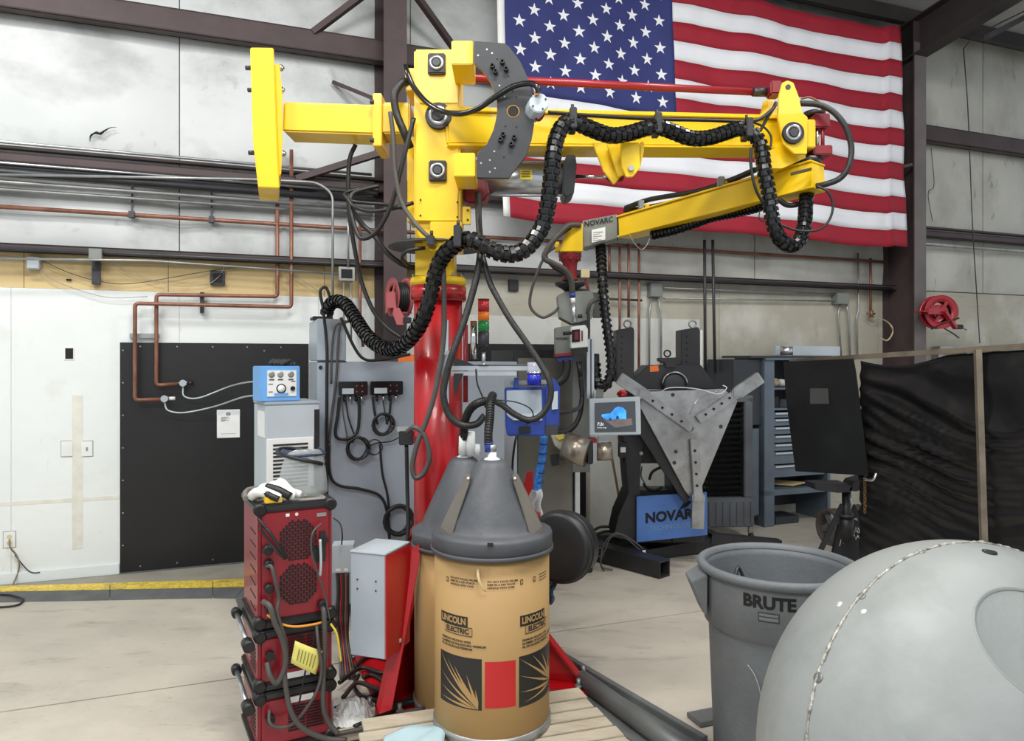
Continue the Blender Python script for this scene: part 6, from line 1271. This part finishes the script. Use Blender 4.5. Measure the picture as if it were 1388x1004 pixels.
# ------------------------------------------------------------------ jack stand with wheels
YJ = 5.75; zj = lambda py: CH+(HY-py)/1000*YJ
T = thing('pipe_stand', G(1148, 0 if False else 774, 0), 'black tripod pipe stand with flat head in front of the black sheet', 'pipe stand')
xj = P(1147.5, 0, YJ).x; cj = Vector((xj, YJ, 0))
MB().cyl(cj+Z*zj(735), cj+Z*zj(665), .034, seg=16).build('inner_post', BLP, T); MB().cyl(cj+Z*.25, cj+Z*zj(697), .05, seg=16).build('outer_post', BLP, T); MB().cyl(cj+Z*zj(700), cj+Z*zj(696), .07, seg=18).build('collar', BLP, T)
MB().prism(pxs([(1104, 656), (1150, 656), (1157, 660), (1154, 667), (1136, 668), (1106, 664)], YJ-.1), (0, .2, 0)).build('head_plate', BLP, T, bevel=.004); MB().prism(pxs([(1150, 665), (1158, 652), (1182, 645), (1180, 655), (1162, 666)], YJ-.1), (0, .16, 0)).build('head_cradle', CHAR, T, bevel=.004)
for deg in (200, 320, 80):
    q = math.radians(deg); d = Vector((math.cos(q), math.sin(q), 0)); MB().beam(cj+d*.04+Z*.52, cj+d*.36+Z*.02, .045, .012, up=d.cross(Z)).build('leg', BLP, T)
MB().tube(rounded([cj+Z*zj(668)-Yv*.05, cj+Z*zj(680)-Yv*.09, cj+Z*zj(690)-Yv*.06], .02), .008, 6).build('pin_lever', ZINC, T)
RUB = mat('worn_tyre', (84, 74, 70), .8, 0, .15, 8)
T = thing('roller_trolley', G(1160, 765, 0), 'black steel trolley plate with white chalk marks and two wheels behind the pipe stand', 'trolley')
def wheel(px, py, Yw, R, wd, axd):
    c = P(px, py, Yw); ax = Vector(axd).normalized()
    t = MB().lathe(c-ax*wd/2, ax, [(R*.82, 0), (R*.97, 0), (R, .01), (R, wd-.01), (R*.97, wd), (R*.82, wd), (R*.82, 0)], 32).build('wheel', RUB, T)
    MB().cyl(c-ax*wd*.5, c+ax*wd*.5, R*.25, seg=16).build('hub', CHR, t)
    s1_ = ax.cross(Z).normalized(); s2_ = ax.cross(s1_)
    for k in range(5): q = 2*math.pi*k/5+.3; d = s1_*math.cos(q)+s2_*math.sin(q); MB().beam(c+d*R*.2, c+d*R*.84, .05, .02, up=ax).build('spoke', STL, t)
wheel(1129, 714, 6.05, .15, .10, (-.93, -.3, 0)); wheel(1166, 712, 6.1, .17, .09, (.35, -.9, 0))
MB().prism(pxs([(1128, 752), (1136, 712), (1158, 704), (1180, 712), (1187, 752), (1180, 768), (1130, 768)], 5.88), (0, .03, 0)).build('plate', BLP, T, bevel=.003)
for k, l in enumerate(([(1158, 722), (1160, 714), (1163, 722)], [(1155, 730), (1158, 724), (1160, 731), (1163, 725)], [(1162, 726), (1168, 732), (1171, 726), (1173, 733)], [(1138, 740), (1140, 730), (1143, 736), (1146, 729)], [(1163, 715), (1166, 722), (1160, 720)])):
    MB().tube(pxs(l, 5.876), .004, 5).build('chalk_mark', WHT, T)
# ------------------------------------------------------------------ refuse bin
YT = 2.98; cb = Vector(((1055-CX)/F*YT, YT, 0)); zr = .835
T = thing('refuse_bin', cb, 'round grey plastic refuse bin lettered BRUTE beside the pale steel vessel', 'bin')
BIN = mat('bin_grey', (104, 109, 113), .55, 0, .08, 4, dirt=(134, 134, 132), damt=.3, dscale=5, bump=.15)
MB().lathe(cb, Z, [(0, .02), (.235, .02), (.245, .0), (.25, .01), (.272, zr-.27), (.276, zr-.245), (.290, zr-.235), (.296, zr-.05), (.297, zr-.02), (.286, zr-.02), (.284, zr-.05), (.262, zr-.25), (.235, .05), (0, .035)], 72).build('bin_body', BIN, T)
MB().lathe(cb, Z, [(.290, zr-.035), (.312, zr-.033), (.318, zr-.018), (.316, zr-.004), (.303, zr+.002), (.288, zr-.002), (.284, zr-.02)], 72).build('rim', BIN, T)
def bs(a, z, d=.001): q = -math.pi/2+a; r = .290+.006*(z-(zr-.235))/.185+d; return cb+Vector((math.cos(q), math.sin(q), 0))*r+Z*z
text_mb('BRUTE', .064, None, None, None, bold=.0028, fn=lambda x, y: bs(-.46+x/.295, zr-.085+y, .0018)).build('lettering', INK, T)
lg = MB(); lg.grid(lambda u, v: bs(-.59+.26*u, zr-.155+.036*v, .0014), 8, 1); lo_ = lg.build('emblem_block', mat('emblem_dark', (52, 54, 56), .6), T)
MB().grid(lambda u, v: bs(-.575+.23*u, zr-.149+.012*v, .0026), 8, 1).build('emblem_line', BIN, lo_); MB().grid(lambda u, v: bs(-.575+.23*u, zr-.133+.010*v, .0026), 8, 1).build('emblem_line', BIN, lo_)
for a in (-1.62, 1.52):
    q = -math.pi/2+a; d = Vector((math.cos(q), math.sin(q), 0)); s_ = Vector((-d.y, d.x, 0)); o = cb+d*.30
    MB().box8([o-s_*.075+Z*(zr-.20), o+d*.008-s_*.05+Z*(zr-.20), o+d*.008+s_*.05+Z*(zr-.20), o+s_*.075+Z*(zr-.20), o-s_*.085+Z*(zr-.035), o+d*.062-s_*.07+Z*(zr-.07), o+d*.062+s_*.07+Z*(zr-.07), o+s_*.085+Z*(zr-.035)]).build('handle', BIN, T, bevel=.006)
g = MB(); g.tube(spline([cb+Vector((-.12, .18, zr-.12)), cb+Vector((-.1, .2, zr-.08)), cb+Vector((-.07, .21, zr-.14)), cb+Vector((-.04, .22, zr-.2))], 4), .008, 6); g.build('inner_bracket', BRND, T); MB().tube(spline([bs(-.75, .50, -.012), bs(-.66, .47, -.012), bs(-.60, .43, -.011), bs(-.58, .40, -.013)], 5), .0015, 5).build('scratch', mat('scratch', (170, 172, 172), .7), T)
# ------------------------------------------------------------------ ball-shaped vessel
SV = .93; cv = Vector((1.2602*SV, 2.0*SV, CH-1.1122*SV)); RV = .6069*SV; KV = .7733
n_ = Vector((.26827522, -.93464384, .23338659)).normalized(); nz_ = Vector((-.01897092, -.5316509, .8467511)).normalized(); th0 = .283
PRM = mat('primer_grey', (146, 150, 149), .5, .1, .06, 2.2, bump=.2, bscale=14, dirt=(112, 119, 116), damt=.6, dscale=2.6)
T = thing('pressure_vessel', cv-Z*.54, 'large pale grey dished steel vessel with a weld seam and round opening, nearest the camera', 'vessel')
def srad(d): k = d.dot(n_); return 1/math.sqrt((1-k*k)/RV**2+k*k/(RV*KV)**2)
e1_ = nz_.orthogonal().normalized(); e2_ = nz_.cross(e1_)
def sdir(th, ph): return (nz_*math.cos(th)+(e1_*math.cos(ph)+e2_*math.sin(ph))*math.sin(th)).normalized()
def spt(th, ph, d=0.0): q = sdir(th, ph); return cv+q*(srad(q)+d)
MB().grid(lambda u, v: spt(th0+(math.pi-th0)*v**1.0, 2*math.pi*u), 96, 72).build('shell', PRM, T)
MB().grid(lambda u, v: spt(th0*v, 2*math.pi*u, -.004-.035*(1-v**2)), 64, 12).build('opening_dish', mat('dish_grey', (138, 144, 142), .5, .1, .06, 3, bump=.15), T)
MB().grid(lambda u, v: spt(th0-.010+.022*v, 2*math.pi*u, -.004+.006*math.sin(math.pi*min(1, v*1.2))), 72, 6).build('opening_rim', PRM, T)
a_ = n_.orthogonal().normalized(); b_ = n_.cross(a_); off_ = .0808*SV; rs_ = RV*math.sqrt(1-(off_/(RV*KV))**2); WELD = mat('weld_bead', (176, 174, 166), .45, .4, .4, 60, bump=.6, bscale=120); pts = []
for i in range(361):
    q = 2*math.pi*i/360; wob = .004*noise.noise(Vector((math.cos(q)*9, math.sin(q)*9, 1)))
    pts.append(cv+n_*(off_+wob)+(a_*math.cos(q)+b_*math.sin(q))*(rs_+.0005))
pts[-1] = pts[0].copy()
rad = [max(.0012, .0040+.0012*math.sin(i*2.1)+.0034*noise.noise(Vector((i*.23, 0, 0)))) for i in range(361)]
MB().tube(pts, rad, 6, False).build('weld_bead', WELD, T)
MB().tube([p-n_*.008+(cv-p)*.003 for p in pts], .0026, 5, False).build('seam_groove', mat('seam_dark', (92, 94, 92), .6), T)
def onv(px, py):
    d = Vector(((px-CX)/F, 1, (HY-py)/F)).normalized(); o = Vector((0, 0, CH))-cv
    def A_(v): return v*(1/RV**2)+n_*n_.dot(v)*(1/(RV*KV)**2-1/RV**2)
    a = d.dot(A_(d)); b = d.dot(A_(o)); c = o.dot(A_(o))-1; t = (-b-math.sqrt(max(b*b-a*c, 0)))/a; return Vector((0, 0, CH))+d*t
for (px, py, r) in ((1109, 918, .011), (1168, 808, .009), (1248, 748, .009)):
    c = onv(px, py); nn = (c-cv).normalized(); MB().lathe(c, nn, [(0, .002), (r*.6, .002), (r, .0035), (r*1.2, -.001)], 18).build('tack_mark', mat('tack_grey', (120, 122, 120), .4, .4), T)
for (px, py, r) in ((1137, 818, .009), (1170, 828, .008)):
    c = onv(px, py); nn = (c-cv).normalized(); MB().lathe(c, nn, [(0, .0012), (r*.7, .0010), (r, -.0005)], 9).build('ground_spot', mat('ground_metal', (214, 216, 214), .4, .3, .2, 60), T)
c = onv(1341, 748); nn = (c-cv).normalized(); MB().lathe(c, nn, [(0, .0015), (.013, .0015), (.016, .003), (.018, -.001)], 20).build('bore', INK, T)
mb = MB()
for (s1_, s2_) in ((-1, -1), (1, -1), (-1, 1), (1, 1)): mb.beam(cv+Vector((s1_*.28, s2_*.24, -cv.z+.0)), cv+Vector((s1_*.26, s2_*.20, -RV*.78)), .05, .05)
for s_ in (-1, 1): mb.beam(cv+Vector((-.28, s_*.24, -cv.z+.025)), cv+Vector((.28, s_*.24, -cv.z+.025)), .05, .05)
mb.build('cradle', BRND, T)
# ------------------------------------------------------------------ floor items
GST = mat('dull_steel', (120, 124, 124), .5, .4, .1, 6, dirt=(90, 88, 84), damt=.5)
a = G(790, 921, .043); b = G(902, 1002, .043); d = (b-a).normalized(); T = thing('steel_pipe', a-Z*.043, 'thick grey steel pipe lying on the floor right of the pallet', 'pipe')
mb = MB(); mb.lathe(a, d, [(.036, .01), (.036, 0), (.043, 0), (.043, .98), (.036, .98), (.036, .97)], 24).build('pipe_shell', GST, T); MB().cyl(a+d*.006, a+d*.012, .036, seg=20).build('bore', INK, T)
a = G(742, 877, .02); b = G(955, 1003, .02); d = (b-a).normalized(); s = Vector((-d.y, d.x, 0)); 
if s.x < 0: s = -s
T = thing('steel_rail', a-Z*.02, 'long grey steel rail lying on the floor behind the thick pipe', 'rail')
MB().beam(a, a+d*1.2, .035, .035).build('rail_web', GST, T, bevel=.003); MB().beam(a-s*.13-Z*.016, a-s*.13+d*1.2-Z*.016, .24, .008).build('rail_flange', GST, T)
a = G(940, 975, .015); b = G(985, 966, .015); MB().beam(a, b, .11, .02).build('flat_bar', GST, bevel=.002, label='short flat steel bar on the floor between the pipe and the bin', cat='steel bar')
# ramp
YLT = mat('yellow_tread', (224, 196, 80), .6, 0, .22, 40, dirt=(132, 118, 66), damt=.7, dscale=9, bump=.5, bscale=90); RUBR = mat('ramp_rubber', (92, 94, 94), .7, 0, .12, 8, bump=.2)
T = thing('floor_ramp', G(160, 812), 'yellow topped grey rubber threshold ramp along the floor by the wall', 'ramp')
def ramp(p, nm='ramp_section'):   # p: back, mid, front pixels at start, and at the end
    (b0, m0, f0), (b1, m1, f1) = p; h = .03
    B0 = G(*b0, h); M0 = G(*m0, h); F0 = G(*f0, .002); B1 = G(*b1, h); M1 = G(*m1, h); F1 = G(*f1, .002)
    q = lambda v: Vector((v.x, v.y, 0))
    o = MB().add([q(B0), q(F0), F0, M0, B0, q(B1), q(F1), F1, M1, B1], [(0, 1, 2, 3, 4), (9, 8, 7, 6, 5), (0, 5, 6, 1), (1, 6, 7, 2), (2, 7, 8, 3), (3, 8, 9, 4), (4, 9, 5, 0)]).build(nm, RUBR, T, bevel=.002)
    nb = M0.lerp(B0, .12), M1.lerp(B1, .12), B1.lerp(M1, .06), B0.lerp(M0, .06)
    MB().prism([v+Z*.0005 for v in nb], (0, 0, .003)).build('yellow_tread', YLT, o)
L0 = lambda px: (794-9.5*(px/330), 803-6*(px/330), 816-6.5*(px/330))
for x0, x1 in ((-330, -92), (-91, 148.5), (149.5, 288)):
    a0 = L0(x0); a1 = L0(x1); ramp((((x0, a0[0]), (x0, a0[1]), (x0, a0[2])), ((x1, a1[0]), (x1, a1[1]), (x1, a1[2]))))
a0 = L0(289); ramp((((289, a0[0]), (289, a0[1]), (289, a0[2])), ((372, 782), (328, 797), (318, 811))), 'ramp_corner')
ramp((((372, 783), (330, 798), (319, 812)), ((420, 870), (360, 866), (338, 862))), 'ramp_section')
# darker concrete apron between ramp and wall
MB().prism([G(-330, 812, 0)+Yv*.02, G(360, 790, 0)+Yv*.02, WP(wu(418), 0, .03), WP(wu(-200), 0, .03)], (0, 0, .004)).build('apron', mat('apron_concrete', (150, 146, 134), .8, 0, .08, 5, bump=.15), kind='structure')
# small debris on the floor
for k, (px, py) in enumerate(((868, 770), (1040, 712))): pass
